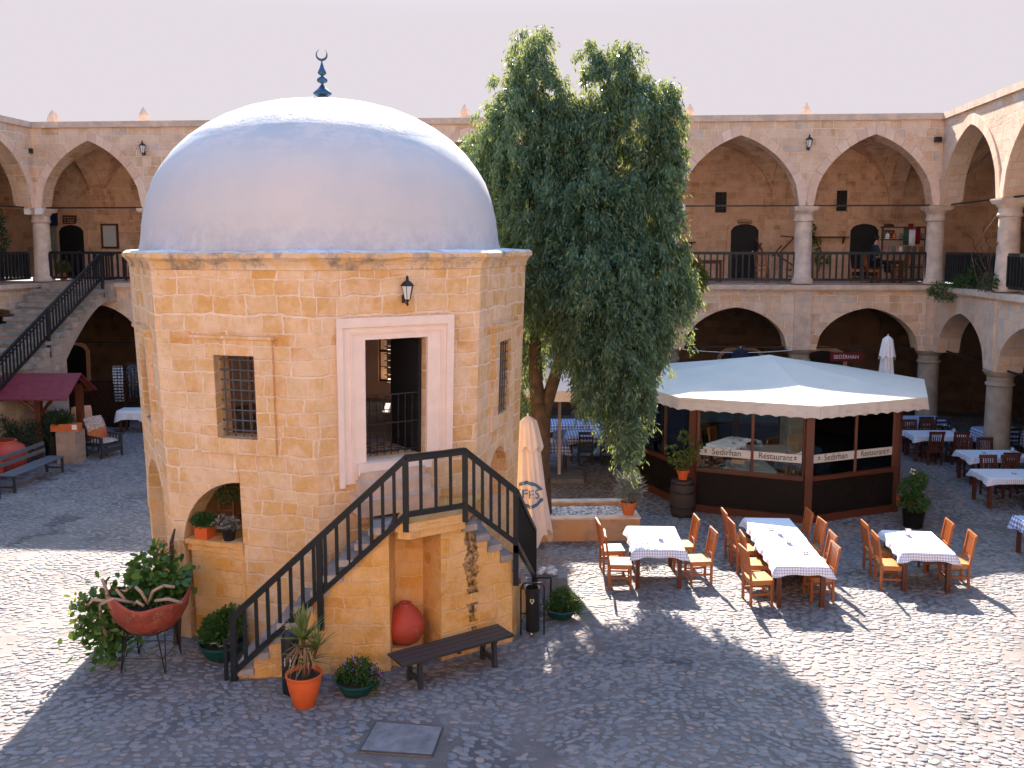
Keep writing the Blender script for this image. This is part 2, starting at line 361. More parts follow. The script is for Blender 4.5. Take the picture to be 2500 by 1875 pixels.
def m_ground():
    m = NT('cobbled_ground'); g = m.n('ShaderNodeNewGeometry'); pos = g.outputs['Position']; z = m.sep(pos)[2]
    ri = g.outputs['Random Per Island']
    peb = m.ramp(ri, [(0, (.15, .16, .175)), (.2, (.205, .205, .215)), (.4, (.24, .23, .228)), (.55, (.155, .175, .20)), (.75, (.265, .25, .245)), (.93, (.21, .215, .225)), (1, (.36, .27, .23))])
    peb = m.mix(.5, peb, m.ramp(m.noise(pos, 40, 5, .7), [(.3, .6), (.7, 1.0)]), 'MULTIPLY')
    mor = m.mix(m.ramp(m.noise(pos, .8, 6, .7), [(.35, 0.0), (.65, 1.0)]), (.105, .10, .10), (.215, .18, .165))
    mor = m.mix(.6, mor, m.ramp(m.noise(pos, 25, 5, .7), [(.3, .5), (.7, 1.0)]), 'MULTIPLY')
    mr = m.n('ShaderNodeMapRange'); m.l(z, mr.inputs[0]); mr.inputs[1].default_value = .001; mr.inputs[2].default_value = .006
    c = m.mix(mr.outputs[0], mor, peb)
    dust = m.ramp(m.noise(pos, .55, 7, .72), [(.50, 0.0), (.74, .5)])
    c = m.mix(dust, c, (.245, .22, .205))
    wet = m.ramp(m.noise(pos, .42, 6, .7), [(.60, 0.0), (.66, .8)])
    c = m.mix(wet, c, m.mix(1.0, c, (.35, .36, .38), 'MULTIPLY'))
    m.l(c, m.b.inputs['Base Color']); m.b.inputs['Roughness'].default_value = .72; m.b.inputs['Specular IOR Level'].default_value = .3
    m.bump(m.noise(pos, 60, 4, .7), .35, .006); return m.m
M_GROUND = m_ground()
def build_ground():
    V = [np.array([[-400, -400, 0], [400, -400, 0], [400, 400, 0], [-400, 400, 0]], float)]; F = [np.array([[0, 1, 2, 3]])]
    base = 4
    sx, sy = .142, .081
    ys = np.arange(8.2, 33.5, sy); P = []
    for r, y in enumerate(ys):
        hw = y*.60+1.2; xs = np.arange(-hw, hw, sx)+(sx/2 if r % 2 else 0)
        P.append(np.stack([xs, np.full_like(xs, y)], 1))
    P = np.concatenate(P); n0 = len(P)
    P += rng.normal(0, 1, P.shape)*[sx*.24, sy*.20]
    P[:, 1] += (vnoise(P[:, 0], P[:, 1], .9, 3)-.5)*.35; P[:, 0] += (vnoise(P[:, 0], P[:, 1], .8, 5)-.5)*.35
    keep = np.ones(n0, bool)
    keep &= ~in_poly(P[:, 0], P[:, 1], [tuple(OV(k, PR-.15)) for k in range(8)])
    keep &= ~in_poly(P[:, 0], P[:, 1], [(-2.0, 10.62), (-.88, 10.5), (-.76, 11.44), (-1.84, 11.6)])
    keep &= ~((P[:, 0] > .3) & (P[:, 0] < 2.7) & (P[:, 1] > 19) & (P[:, 1] < 20.4))
    bald = vnoise(P[:, 0], P[:, 1], .75, 21)*.6+vnoise(P[:, 0], P[:, 1], 2.1, 22)*.4
    keep &= ~((bald > .72) & (rng.random(n0) < .65))
    keep &= rng.random(n0) > .02
    P = P[keep]; bald = bald[keep]; n = len(P)
    sc_ = rng.uniform(.66, 1.22, n); ax = sx*.545*sc_*rng.uniform(.85, 1.12, n); ay = sy*.545*sc_*rng.uniform(.85, 1.15, n)
    rot = rng.normal(0, .38, n)+(vnoise(P[:, 0], P[:, 1], .3, 9)-.5)*1.2; h = rng.uniform(.005, .016, n)*np.clip(1.5-bald, .4, 1.1)
    K = 8; ang = np.arange(K)*2*PI/K+.2
    rad = rng.uniform(.80, 1.14, (n, K))
    ca, sa = np.cos(rot)[:, None], np.sin(rot)[:, None]
    rings = []
    for q, zz in ((1.0, -.006), (.95, .62), (.66, .95)):
        x = np.cos(ang)[None]*ax[:, None]*rad*q; y = np.sin(ang)[None]*ay[:, None]*rad*q
        zc = (h[:, None]*zz if zz > 0 else np.full((n, 1), zz))+np.zeros((1, K))
        rings.append(np.stack([P[:, :1]+x*ca-y*sa, P[:, 1:]+x*sa+y*ca, zc], 2))
    top = np.stack([P[:, 0], P[:, 1], h], 1)[:, None]
    VV = np.concatenate(rings+[top], 1).reshape(-1, 3); per = 3*K+1
    q = np.array([[r*K+k, r*K+(k+1) % K, (r+1)*K+(k+1) % K, (r+1)*K+k] for r in range(2) for k in range(K)])
    # cap as quads with a doubled centre is degenerate; pair triangles into quads instead
    capq = np.array([[2*K+k, 2*K+(k+1) % K, 2*K+(k+2) % K, 3*K] for k in range(0, K, 2)])
    f1 = np.concatenate([q, capq]); FF = (f1[None]+(np.arange(n)*per)[:, None, None]).reshape(-1, 4)+base
    o = raw_mesh('ground', np.concatenate([V[0], VV]), np.concatenate([F[0], FF]), M_GROUND, smooth=True)
    tag(o, 'courtyard ground of rounded river cobbles set in mortar', kind='structure')
build_ground()
t = thing('manhole_cover', 'square concrete inspection cover flush with cobbles in front of the domed building', 'manhole cover', (-1.38, 11.06, 0))
mb = MB(); mb.prism(COVER, 0, .035); M_CONC = plain('old_concrete', (.25, .245, .25), .85, .45, 5, bump=.4, bscale=40, spec=.2)
mb.build('cover', M_CONC, t, True)
mb = MB()
for i in range(4):
    a = Vector(COVER[i]); b = Vector(COVER[(i+1) % 4]); mb.beam((a.x, a.y, .028), (b.x, b.y, .028), .016, .018)
mb.build('frame', plain('rusty_iron', (.10, .095, .09), .8, .4), t, True)

# ================================================================ ARCADED WINGS
def arch_pts(u0, u1, zs, h, n=12):
    w_ = (u1-u0)/2; c = (u0+u1)/2; pts = []
    for i in range(2*n+1):
        x = -w_+w_*i/n
        if h >= w_*.98:
            r = (w_*w_+h*h)/(2*w_); z = .86*math.sqrt(max(0, r*r-(abs(x)+(r-w_))**2))+.14*h*(1-abs(x)/w_)
        else:
            q = abs(x)/w_; z = h*(.88*math.sqrt(max(0, 1-q*q))+.12*(1-q))
        pts.append((c+x, zs+z))
    return pts
def arch_off(u0, u1, zs, h, d, n=12):
    return arch_pts(u0-d, u1+d, zs, h+d*1.25, n)
ZF, ZS1, ZA1, ZTOP, ZS0, ZA0 = 4.98, 7.50, 9.78, 10.42, 2.80, 4.20
DEP = 4.3
def wing(name, label, O, D, N, st, mat, detail=2, inner=None, skipcol=(), dep=DEP, name_parts=True, zofs=0, rail=True, chim=()):
    inner = inner or M_INNER; O = Vector(O); D = Vector(D).normalized(); N = Vector(N).normalized(); fr = (O, D, N)
    root = thing(name, label, 'building', (O.x, O.y, 0))
    def W(u, t_, z): return (O.x+D.x*u+N.x*t_, O.y+D.y*u+N.y*t_, z)
    a0, a1 = st[0], st[-1]
    # upper facade
    out_ = []; lo_ = []
    up = MB(); low = MB(); band = MB()
    for i in range(len(st)-1):
        u0, u1 = st[i], st[i+1]; g = .22
        hh = (ZA1-ZS1) if u1-u0 > 3.4 else (ZA1-ZS1)*.9
        out_ += arch_pts(u0+g, u1-g, ZS1, hh, 14)
        o1 = arch_off(u0+g, u1-g, ZS1, hh, .27, 14); i1 = arch_pts(u0+g-.002, u1-g+.002, ZS1, hh, 14)
        for q in range(0, 28, 2):
            e_ = .03; L1 = lambda a, b, t_: (a[0]+(b[0]-a[0])*t_, a[1]+(b[1]-a[1])*t_)
            band.slab(fr, [[L1(o1[q], o1[q+1], e_), o1[q+1], L1(o1[q+2], o1[q+1], e_), L1(i1[q+2], i1[q+1], e_), i1[q+1], L1(i1[q], i1[q+1], e_)]], -.035, .05)
        gl = .46; lo_ += arch_pts(u0+gl, u1-gl, ZS0, ZA0-ZS0, 14)
    ext = .34
    poly = [(a0-ext, ZS1)]+out_+[(a1+ext, ZS1), (a1+ext, ZTOP-.2), (a0-ext, ZTOP-.2)]
    up.slab(fr, [poly], 0, .6); up.build('upper_wall', mat, root, True)
    poly = [(a0-ext, ZS0)]+lo_+[(a1+ext, ZS0), (a1+ext, ZF-.18), (a0-ext, ZF-.18)]
    low.slab(fr, [poly], -.02, .66); low.build('lower_wall', mat, root, True)
    band.build('arch_bands', M_VOUS, root, True)
    cp = MB(); cp.slab(fr, [[(a0-ext, ZTOP-.2), (a1+ext, ZTOP-.2), (a1+ext, ZTOP), (a0-ext, ZTOP)]], -.07, .7)
    cp.build('parapet', M_LEDGE, root, True)
    lg = MB(); lg.slab(fr, [[(a0-ext, ZF-.18), (a1+ext, ZF-.18), (a1+ext, ZF-.03), (a0-ext, ZF-.03)]], -.14, .55)
    lg.slab(fr, [[(a0-ext, ZF-.24), (a1+ext, ZF-.24), (a1+ext, ZF-.181), (a0-ext, ZF-.181)]], -.07, -.021)
    lg.build('ledge', M_LEDGE, root, True)
    if detail:
        # gallery floor, back walls, roof
        fl = MB(); fl.slab(fr, [[(a0-dep, ZF-.15), (a1+ext, ZF-.15), (a1+ext, ZF), (a0-dep, ZF)]] if False else [[(a0-ext, ZF-.15), (a1+ext, ZF-.15), (a1+ext, ZF-.004), (a0-ext, ZF-.004)]], .56, dep)
        fl.build('gallery_floor', M_LEDGE, root, True)
        bw = MB(); bw.slab(fr, [[(a0-5, ZF), (a1+5, ZF), (a1+5, ZTOP-.25), (a0-5, ZTOP-.25)]], dep, dep+.4); bw.build('back_wall', inner, root, True)
        bw = MB(); bw.slab(fr, [[(a0-5, 0), (a1+5, 0), (a1+5, ZF-.16), (a0-5, ZF-.16)]], dep, dep+.4); bw.build('ground_back_wall', M_SHADE, root, True)
        rf = MB(); rf.slab(fr, [[(a0-5, ZTOP-.24), (a1+5, ZTOP-.24), (a1+5, ZTOP-.205), (a0-5, ZTOP-.205)]], .02, dep+5); rf.build('roof', M_LEDGE, root, True)
        # groin vaults (upper and lower)
        for nm, zs, za, base_u in (('upper_vault', ZS1, ZA1+.12, .18), ('lower_vault', ZS0, ZA0+.1, .3)):
            vb = MB()
            def prof(x, w_, h):
                x = min(abs(x), w_)
                if h >= w_*.98:
                    r = (w_*w_+h*h)/(2*w_); return math.sqrt(max(0, r*r-(x+(r-w_))**2))
                return h*math.sqrt(max(0, 1-(x/w_)**2))
            for i in range(len(st)-1):
                u0, u1 = st[i]+.02, st[i+1]-.02; n = 20; ww = (u1-u0)/2; dw = (dep-.5)/2; vs = []; fs = []
                for a in range(n+1):
                    for b in range(n+1):
                        u = u0+(u1-u0)*a/n; t_ = .5+(dep-.5)*b/n
                        z = zs+max(prof(u-(u0+u1)/2, ww-.15, za-zs), prof(t_-(.5+dep)/2, dw, za-zs))
                        vs.append(W(u, t_, z))
                for a in range(n):
                    for b in range(n): fs.append((a*(n+1)+b, a*(n+1)+b+1, (a+1)*(n+1)+b+1, (a+1)*(n+1)+b))
                vb.add(vs, fs)
            vb.build(nm, inner if zs > 4 else M_SHADE, root, True)
        # transverse ribs
        for (zs, za, wd) in ((ZS1, ZA1, .25), (ZS0, ZA0, .35)):
            for i, u in enumerate(st):
                rb = MB()
                O2 = Vector((O.x+D.x*(u-wd)+N.x*.55, O.y+D.y*(u-wd)+N.y*.55))
                ap = arch_pts(.0, dep-.55, zs, za-zs-.06, 10); ap2 = [(a, b+.3) for a, b in ap]
                rb.slab((O2, N, D), [ap+ap2[::-1]], 0, 2*wd)
                rb.build('transverse_arch', inner if zs > 4 else M_SHADE, root, True)
        for i in range(len(st)-1):
            for zz in (ZS1+.03, ZS0+.05): MB().beam(W(st[i], .28, zz), W(st[i+1], .28, zz), .05, .05).build('tie_rod', M_BLACK, root, True)
    # columns
    for i, u in enumerate(st):
        if i in skipcol: continue
        c = W(u, .28, 0)
        mb = MB()
        mb.lathe([(.34, ZF), (.36, ZF+.04), (.36, ZF+.12), (.31, ZF+.2), (.285, ZF+1.2), (.275, ZS1-.50), (.32, ZS1-.48), (.33, ZS1-.43), (.30, ZS1-.38), (.30, ZS1-.26), (.35, ZS1-.2), (.38, ZS1-.14)], 20, c)
        mb.lathe([(.38*1.30, ZS1-.14), (.42*1.32, ZS1-.05), (.42*1.32, ZS1)], 4, c, ph=math.atan2(D.y, D.x)+PI/4, capt=True, capb=True)
        mb.build('upper_column', M_COLUMN if i else M_COLUMN, root, True, smooth=True, angle=35)
        mb = MB()
        mb.lathe([(.40, 0), (.40, .12), (.35, .2), (.335, 1.2), (.33, ZS0-.42), (.375, ZS0-.40), (.375, ZS0-.34), (.335, ZS0-.31), (.34, ZS0-.16), (.42, ZS0-.08), (.46, ZS0-.001)], 24, c, capt=True)
        mb.build('lower_column', M_PIER, root, True, smooth=True, angle=35)
        mb = MB(); mb.slab(fr, [[(u-.28, ZS0+.02), (u+.28, ZS0+.02), (u+.28, ZF-.245), (u-.28, ZF-.245)]], -.075, -.018)
        mb.build('pilaster', M_LEDGE, root, True)
    # balustrades
    if rail:
        for i in range(len(st)-1):
            u0, u1 = st[i]+.28, st[i+1]-.28; mb = MB(); bt = .22
            mb.beam(W(u0, bt, ZF+1.0), W(u1, bt, ZF+1.0), .07, .09); mb.beam(W(u0, bt, ZF+.13), W(u1, bt, ZF+.13), .06, .08)
            n = int((u1-u0)/.2)
            for k in range(n+1):
                u = u0+(u1-u0)*k/n; mb.beam(W(u, bt, ZF+.1), W(u, bt, ZF+.98), .09 if k % 8 else .11, .04 if k % 8 else .10, (D.x, D.y, 0))
            mb.build('balustrade', M_RAIL, root, True)
    for (px, u, hgt, wd) in chim:
        mb = MB(); c = W(u, 1.6, 0)
        mb.lathe([(wd*1.55, ZTOP-.25), (wd*1.55, ZTOP+.08), (wd*1.0, ZTOP+.14), (wd*.98, ZTOP+.2), (wd*.8, ZTOP+.2+hgt*.45), (wd*.45, ZTOP+.2+hgt*.75), (.012, ZTOP+.2+hgt)], 6, c, capb=True)
        mb.build('chimney_cap', M_LEDGE, root, True)
    return root, W
AL = .072
FO = (-16.46, 32.18); FD = Vector((1, -AL)).normalized(); FN = Vector((AL, 1)).normalized()
colx = [-16.46, -12.44, -8.03, -3.64, .82, 5.27, 9.57, 13.78]
FST = [(x+16.46)*math.sqrt(1+AL*AL) for x in colx]
def far_u(px, py=280):
    m = ray(px, py); m = m.x/m.y; Y = (30+AL*13.78)/(1+AL*m); return (m*Y+16.46)*math.sqrt(1+AL*AL)
chs = [(p, far_u(p)+d, h, wd) for p, h, wd, d in ((65, .46, .24, 0), (297, .50, .22, 0), (1120, .48, .2, 0), (1698, .42, .18, 0), (1997, .42, .18, 0))]
far_wing, FW = wing('gallery_wing', 'far sandstone two storey gallery wing of pointed arches straight ahead behind the tree', FO, FD, FN, FST, M_FAR, chim=chs)
RO = (13.78, 30.0); RD = Vector((-.117, -1)).normalized(); RN = Vector((1, -.117)).normalized()
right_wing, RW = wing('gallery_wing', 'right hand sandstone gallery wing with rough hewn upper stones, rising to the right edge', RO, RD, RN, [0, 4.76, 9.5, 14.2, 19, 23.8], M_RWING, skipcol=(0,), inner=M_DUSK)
LO = (-16.46, 32.18); LD = Vector((-.072, -1)).normalized(); LN = Vector((-1, .072)).normalized()
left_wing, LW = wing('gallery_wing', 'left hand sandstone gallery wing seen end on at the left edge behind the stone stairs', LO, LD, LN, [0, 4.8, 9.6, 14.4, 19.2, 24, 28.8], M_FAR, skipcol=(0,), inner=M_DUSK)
near_wing, NW = wing('gallery_wing', 'near gallery wing behind the camera, facing the domed building', (15, -1.0), (-1, 0), (0, -1), [0, 4.6, 9.2, 13.2, 17.6, 22.2, 26.8, 31.4], M_FAR, detail=0, rail=False)
mb = MB(); mb.box(-18, 16, -6, -5.6, 0, 10.2); mb.build('back_wall', M_FAR, near_wing, True)
mb = MB(); mb.box(-18, 16, -5.6, -1.5, 4.8, 4.95); mb.build('gallery_floor', M_LEDGE, near_wing, True)

def cable(label, u0, u1, z, sag):
    t = thing('cable', label, 'cable', FW((u0+u1)/2, -.1, z)); pts = [FW(u0+(u1-u0)*i/12, -.08, z-sag*4*(i/12)*(1-i/12)) for i in range(13)]
    MB().tube(pts, .012, 5).build('wire', M_WHITE, t, True)
cable('thin white cable sagging across the low arch behind the kiosk roof', FST[4]+.3, FST[5]-.4, 2.78, .14)
cable('thin white cable sagging across the low arch left of the white closed umbrella', FST[5]+.4, FST[6]-.3, 2.80, .10)
# ---- doors, windows, signs on the far wing's back wall
def door(root, W, u, z0, w_, h, nm='door', mat=None, t_=DEP):
    mb = MB(); o_ = Vector(W(u-w_/2, t_, 0)); fr = (o_, Vector(W(1, 0, 0))-Vector(W(0, 0, 0)), Vector(W(0, 1, 0))-Vector(W(0, 0, 0)))
    pts = [(0, z0), (w_, z0)]+arch_pts(0, w_, z0+h-.25, .25, 5)[::-1]
    d = mb.slab(fr, [pts], -.02, .01).build(nm, mat or M_DOOR, root, True)
    mb = MB(); o2 = [(-.14, z0)]+arch_pts(-.14, w_+.14, z0+h-.25, .42, 5)+[(w_+.14, z0)]+[(w_, z0)]+arch_pts(0, w_, z0+h-.25, .25, 5)[::-1]+[(0, z0)]
    mb.slab(fr, [o2], -.06, .01).build('door_surround', M_VOUS, root, True)
    hm = MB(); p = Vector(W(u+w_*.3, t_-.05, z0+1.0)); hm.box(p.x-.02, p.x+.02, p.y-.02, p.y+.02, p.z-.06, p.z+.06); hd = hm.build('handle', M_METAL, d, True)
    return d
def wrect(root, W, u, z0, w_, h, nm, mat, t0=-.03, t1=.01, t_=DEP):
    o_ = Vector(W(u-w_/2, t_, 0)); fr = (o_, Vector(W(1, 0, 0))-Vector(W(0, 0, 0)), Vector(W(0, 1, 0))-Vector(W(0, 0, 0)))
    return MB().slab(fr, [[(0, z0), (w_, z0), (w_, z0+h), (0, z0+h)]], t0, t1).build(nm, mat, root, True)
def back(px, py, wing_='far', t_=DEP-.03):
    """pixel -> (u, z) on a wing's back wall"""
    W = {'far': FW, 'right': RW}[wing_]; o_ = Vector(W(0, t_, 0)); n = Vector(W(0, t_+1, 0))-o_; c = Vector((0, 0, EYE)); d = ray(px, py)
    s = (o_-c).dot(n)/d.dot(n); p = c+d*s; du = Vector(W(1, t_, 0))-o_; return (p-o_).dot(du), p.z
for px in (1816, 2107, 178, 1475):
    u, z = back(px, 640); door(far_wing, FW, u, ZF, 1.02, 2.05)
def window_on(root, W, px0, py0, px1, py1):
    u0, z1 = back(px0, py0); u1, z0 = back(px1, py1)
    f = wrect(root, W, (u0+u1)/2, z0, u1-u0, z1-z0, 'window', M_DOOR, -.02)
    mb = MB()
    for k in range(1, 3): mb.beam(W(u0+(u1-u0)*k/3, DEP-.05, z0), W(u0+(u1-u0)*k/3, DEP-.05, z1), .03, .03)
    for k in range(1, 5): mb.beam(W(u0, DEP-.05, z0+(z1-z0)*k/5), W(u1, DEP-.05, z0+(z1-z0)*k/5), .03, .03)
    mb.build('grille', M_RAIL, f, True)
window_on(far_wing, FW, 1747, 469, 1773, 519); window_on(far_wing, FW, 2044, 465, 2067, 515)
window_on(far_wing, FW, 107, 468, 128, 520); window_on(far_wing, FW, 1450, 470, 1476, 520)
M_SIGNBR = plain('brown_sign_board', (.14, .055, .03), .6, .4, 20)
def sign(px0, py0, px1, py1, nm, label, cat, mat, oval=False, t_=DEP-.06):
    u0, z1 = back(px0, py0); u1, z0 = back(px1, py1); p = FW((u0+u1)/2, t_, (z0+z1)/2)
    r = thing(nm, label, cat, p); a = Vector(FW((u0+u1)/2, t_, 0)); du = FD
    if oval:
        pts = [((u1-u0)/2*math.cos(k*PI/12), (z0+z1)/2+(z1-z0)/2*math.sin(k*PI/12)) for k in range(24)]
    else: pts = [((u0-u1)/2, z0), ((u1-u0)/2, z0), ((u1-u0)/2, z1), ((u0-u1)/2, z1)]
    MB().slab((a, FD, FN), [pts], 0, .05).build('board', mat, r, True)
    # carved lettering reads only as small marks at this distance
    mb = MB(); rr = random.Random(px0)
    if not oval:
        for row in range(3):
            zz = z0+(z1-z0)*(row+.7)/3.6; x = u0+.06
            while x < u1-.1:
                q = rr.uniform(.03, .09); p1 = FW(x, t_-.008, zz); p2 = FW(x+q, t_-.008, zz); mb.beam(p1, p2, .01, .03); x += q+.04
        mb.build('lettering', M_LEDGE, r, True)
    return r
sign(153, 526, 187, 547, 'shop_sign', 'dark brown wooden sign board hung above the left arched gallery door', 'sign', M_SIGNBR)
sign(2151, 562, 2183, 581, 'shop_sign', 'small brown plaque of carved text on the wall right of the seated person', 'sign', M_SIGNBR)
sign(1799, 535, 1837, 549, 'carved_plaque', 'oval carved wooden plaque above the arched door between tree and middle column', 'plaque', M_SIGNBR, True)
sign(2157, 546, 2183, 556, 'carved_plaque', 'small oval carved plaque over the brown text plaque at the right', 'plaque', M_SIGNBR, True)
M_PAPER = plain('pale_notice_paper', (.55, .62, .64), .7, .08, 3)
def framed(px0, py0, px1, py1, label):
    u0, z1 = back(px0, py0); u1, z0 = back(px1, py1); t_ = DEP-.07; a = Vector(FW(0, t_, 0))
    r = thing('notice_frame', label, 'framed notice', FW((u0+u1)/2, t_, (z0+z1)/2), group='framed notices on the far gallery wall')
    MB().slab((a, FD, FN), [[(u0, z0), (u1, z0), (u1, z1), (u0, z1)], [(u0+.08, z0+.08), (u1-.08, z0+.08), (u1-.08, z1-.08), (u0+.08, z1-.08)]], 0, .06).build('frame', M_BROWN, r, True)
    MB().slab((a, FD, FN), [[(u0+.08, z0+.08), (u1-.08, z0+.08), (u1-.08, z1-.08), (u0+.08, z1-.08)]], .02, .05).build('notice', M_PAPER, r, True)
framed(246, 546, 291, 607, 'pale blank notice in a reddish wood frame, the whole one left of the dome')
framed(347, 543, 392, 596, 'pale blank notice in a reddish frame, mostly hidden by the dome edge')
# shelves and hung goods on far gallery
def shelf(px0, px1, py, label):
    u0, z = back(px0, py); u1, _ = back(px1, py); r = thing('wall_shelf', label, 'shelf', FW((u0+u1)/2, DEP-.2, z))
    mb = MB(); mb.beam(FW(u0, DEP-.2, z), FW(u1, DEP-.2, z), .3, .04).build('board', M_DOOR, r, True)
    mb = MB()
    for u in (u0+.15, u1-.15): mb.beam(FW(u, DEP-.04, z-.02), FW(u, DEP-.04, z-.25), .03, .04); mb.beam(FW(u, DEP-.04, z-.25), FW(u, DEP-.28, z-.03), .03, .03)
    mb.build('bracket', M_BLACK, r, True)
shelf(1668, 1697, 592, 'short dark wall shelf on the gallery wall beside the tree')
shelf(1975, 2068, 579, 'long dark wall shelf behind the middle gallery column')

# ================================================================ DOMED PAVILION
pav = thing('domed_pavilion', 'octagonal honey stone pavilion with a large white dome and an iron railed stair', 'building', (PC.x, PC.y, 0))
FL = 2*PR*math.sin(R(22.5))
def pfr(k, off=0.0):
    P = OV(k); Q = OV(k+1); U = (Q-P).normalized(); Nn = Vector((-U.y, U.x)); return (P-Nn*off, U, Nn)
def PF(k, px, py, off=0.0):
    P, U, Nn = pfr(k, off); d = ray(px, py); t_ = Nn.dot(P)/Nn.dot(d.xy); q = Vector((0, 0, EYE))+d*t_; return (q.xy-P).dot(U), q.z
ZC = 6.12
def circ(c, zc, r, a0, a1, n=16): return [(c+r*math.cos(R(a0+(a1-a0)*i/n)), zc+r*math.sin(R(a0+(a1-a0)*i/n))) for i in range(n+1)]
ARC, ARZ, ARR = FL/2, 1.52, 1.12
body = MB(); wins = []
for k in range(8):
    fr = pfr(k)
    if k == 1:   # left front face: arch cut off by the later wall
        lo = [(0, 0), (ARC-ARR, 0)]+circ(ARC, ARZ, ARR, 180, 91, 16)+[(ARC, 0), (FL, 0)]
    elif k in (2,):
        lo = [(0, 0), (FL, 0)]
    elif k in (3, 4, 5, 6, 7):
        lo = [(0, 0), (FL, 0)]
    else:
        lo = [(0, 0), (ARC-ARR, 0)]+circ(ARC, ARZ, ARR, 180, 0, 20)+[(ARC+ARR, 0), (FL, 0)]
    outl = lo+[(FL, ZC-.1), (0, ZC-.1)]
    if k == 2: hole = [(.77, 2.98), (1.79, 2.98), (1.79, 4.84), (.77, 4.84)]
    else: hole = [(1.03, 3.34), (1.73, 3.34), (1.73, 4.61), (1.03, 4.61)]; wins.append(k)
    hs = [hole]
    if k == 3: hs.append([(.78, 1.75), (1.85, 1.75)]+circ(1.315, 2.2, .535, 0, 180, 10))
    body.slab(fr, [outl]+hs, 0, .45)
body.build('wall', M_PAV, pav, True)
M_PLAST = plain('pinkish_inner_plaster', (.72, .50, .42), .9, .15, 3)
for k in range(8):
    P, U, Nn = pfr(k); o_hole = [(.77, 2.98), (1.79, 2.98), (1.79, 4.84), (.77, 4.84)] if k == 2 else [(1.03, 3.34), (1.73, 3.34), (1.73, 4.61), (1.03, 4.61)]
    MB().slab((P, U, Nn), [[(.16, 2.976), (FL-.16, 2.976), (FL-.16, 5.9), (.16, 5.9)] if k != 2 else [(.16, 2.976), (.76, 2.976), (.76, 4.86), (1.80, 4.86), (1.80, 2.976), (FL-.16, 2.976), (FL-.16, 5.9), (.16, 5.9)]]+([] if k == 2 else [o_hole]), .452, .47).build('inner_plaster', M_PLAST, pav, True)
mb = MB()   # back of the small niche on the right face and the upper floor
P, U, Nn = pfr(3); mb.slab((P, U, Nn), [[(.7, 1.7), (1.95, 1.7), (1.95, 2.8), (.7, 2.8)]], .28, .34); mb.build('niche_back', M_STAIR, pav, True)
mb = MB(); mb.prism([tuple(OV(k, PR-.3)) for k in range(8)], 2.74, 2.97); mb.build('floor', M_TREAD, pav, True)
mb = MB(); mb.prism([tuple(OV(k, PR-.3)) for k in range(8)], 5.9, 6.05); mb.build('ceiling', M_PAVFRAME, pav, True)
mb = MB(); mb.prism([tuple(OV(k, 1.9)) for k in range(8)], 0, .9); mb.build('fountain_basin', M_STAIR, pav, True)
mb = MB(); mb.prism([tuple(OV(k, PR-.1)) for k in range(8)], 0.0, .03); mb.build('paving', M_TREAD, pav, True)
# cornice
prof = [(3.553, 5.88), (3.562, 5.885), (3.565, 5.90), (3.56, 5.91), (3.57, 5.95), (3.60, 6.00), (3.65, 6.04), (3.675, 6.06), (3.675, 6.12), (3.62, 6.15), (3.0, 6.19)]
mb = MB(); NS = 14; rr = random.Random(4); vs = []; fs = []
jit = [rr.uniform(-1, 1) for _ in range(8*NS)]; jit2 = [rr.uniform(-1, 1) for _ in range(8*NS)]
for i, (r_, z_) in enumerate(prof):
    s_ = .026 if 5 < i < 10 else .004
    for k in range(8):
        a = OV(k, r_); b = OV(k+1, r_)
        for q in range(NS):
            p = a.lerp(b, q/NS); d = (p-PC).normalized(); j = jit[k*NS+q]; p = p+d*j*s_; vs.append((p.x, p.y, z_+jit2[k*NS+q]*(.012 if i > 5 else 0)))
n = 8*NS
for i in range(len(prof)-1):
    for k in range(n): fs.append((i*n+k, i*n+(k+1) % n, (i+1)*n+(k+1) % n, (i+1)*n+k))
mb.add(vs, fs)
mc = NT('weathered_cornice'); ob = mc.obj(); zz = mc.sep(mc.n('ShaderNodeNewGeometry').outputs['Position'])[2]
c = mc.mix(mc.ramp(mc.noise(ob, 2.6, 5, .6), [(.4, 0.0), (.6, 1.0)]), (.74, .46, .20), (.76, .60, .44))
c = mc.mix(mc.ramp(mc.noise(ob, 1.3, 8, .75), [(.47, 0.0), (.60, .85)]), c, (.17, .12, .09))
mr = mc.n('ShaderNodeMapRange'); mc.l(zz, mr.inputs[0]); mr.inputs[1].default_value = 6.13; mr.inputs[2].default_value = 6.16
c = mc.mix(mr.outputs[0], c, mc.mix(mc.ramp(mc.noise(ob, 5, 8, .75), [(.5, 0.0), (.62, 1.0)]), (.74, .76, .80), (.30, .30, .32)))
mc.l(c, mc.b.inputs['Base Color']); mc.b.inputs['Roughness'].default_value = .9; mc.bump(mc.noise(ob, 9, 7, .7), .9, .03)
mb.build('cornice', mc.m, pav, True)
# dome
md = NT('white_lime_plaster'); ob = md.obj(); zz = md.sep(md.n('ShaderNodeNewGeometry').outputs['Position'])[2]
c = md.mix(md.ramp(md.noise(ob, 1.2, 5, .6), [(.35, 0.0), (.7, 1.0)]), (.54, .54, .54), (.60, .57, .55))
mr = md.n('ShaderNodeMapRange'); md.l(zz, mr.inputs[0]); mr.inputs[1].default_value = 6.75; mr.inputs[2].default_value = 6.2
k = md.math('MULTIPLY', mr.outputs[0], md.ramp(md.noise(ob, 3.5, 8, .75), [(.42, 0.0), (.62, .8)])); c = md.mix(k, c, (.40, .40, .43))
mp = md.n('ShaderNodeMapping'); md.l(ob, mp.inputs[0]); mp.inputs['Scale'].default_value = (5, 5, .6)
c = md.mix(md.ramp(md.noise(mp.outputs[0], 1.6, 6, .7), [(.55, 0.0), (.8, .35)]), c, (.52, .50, .52))
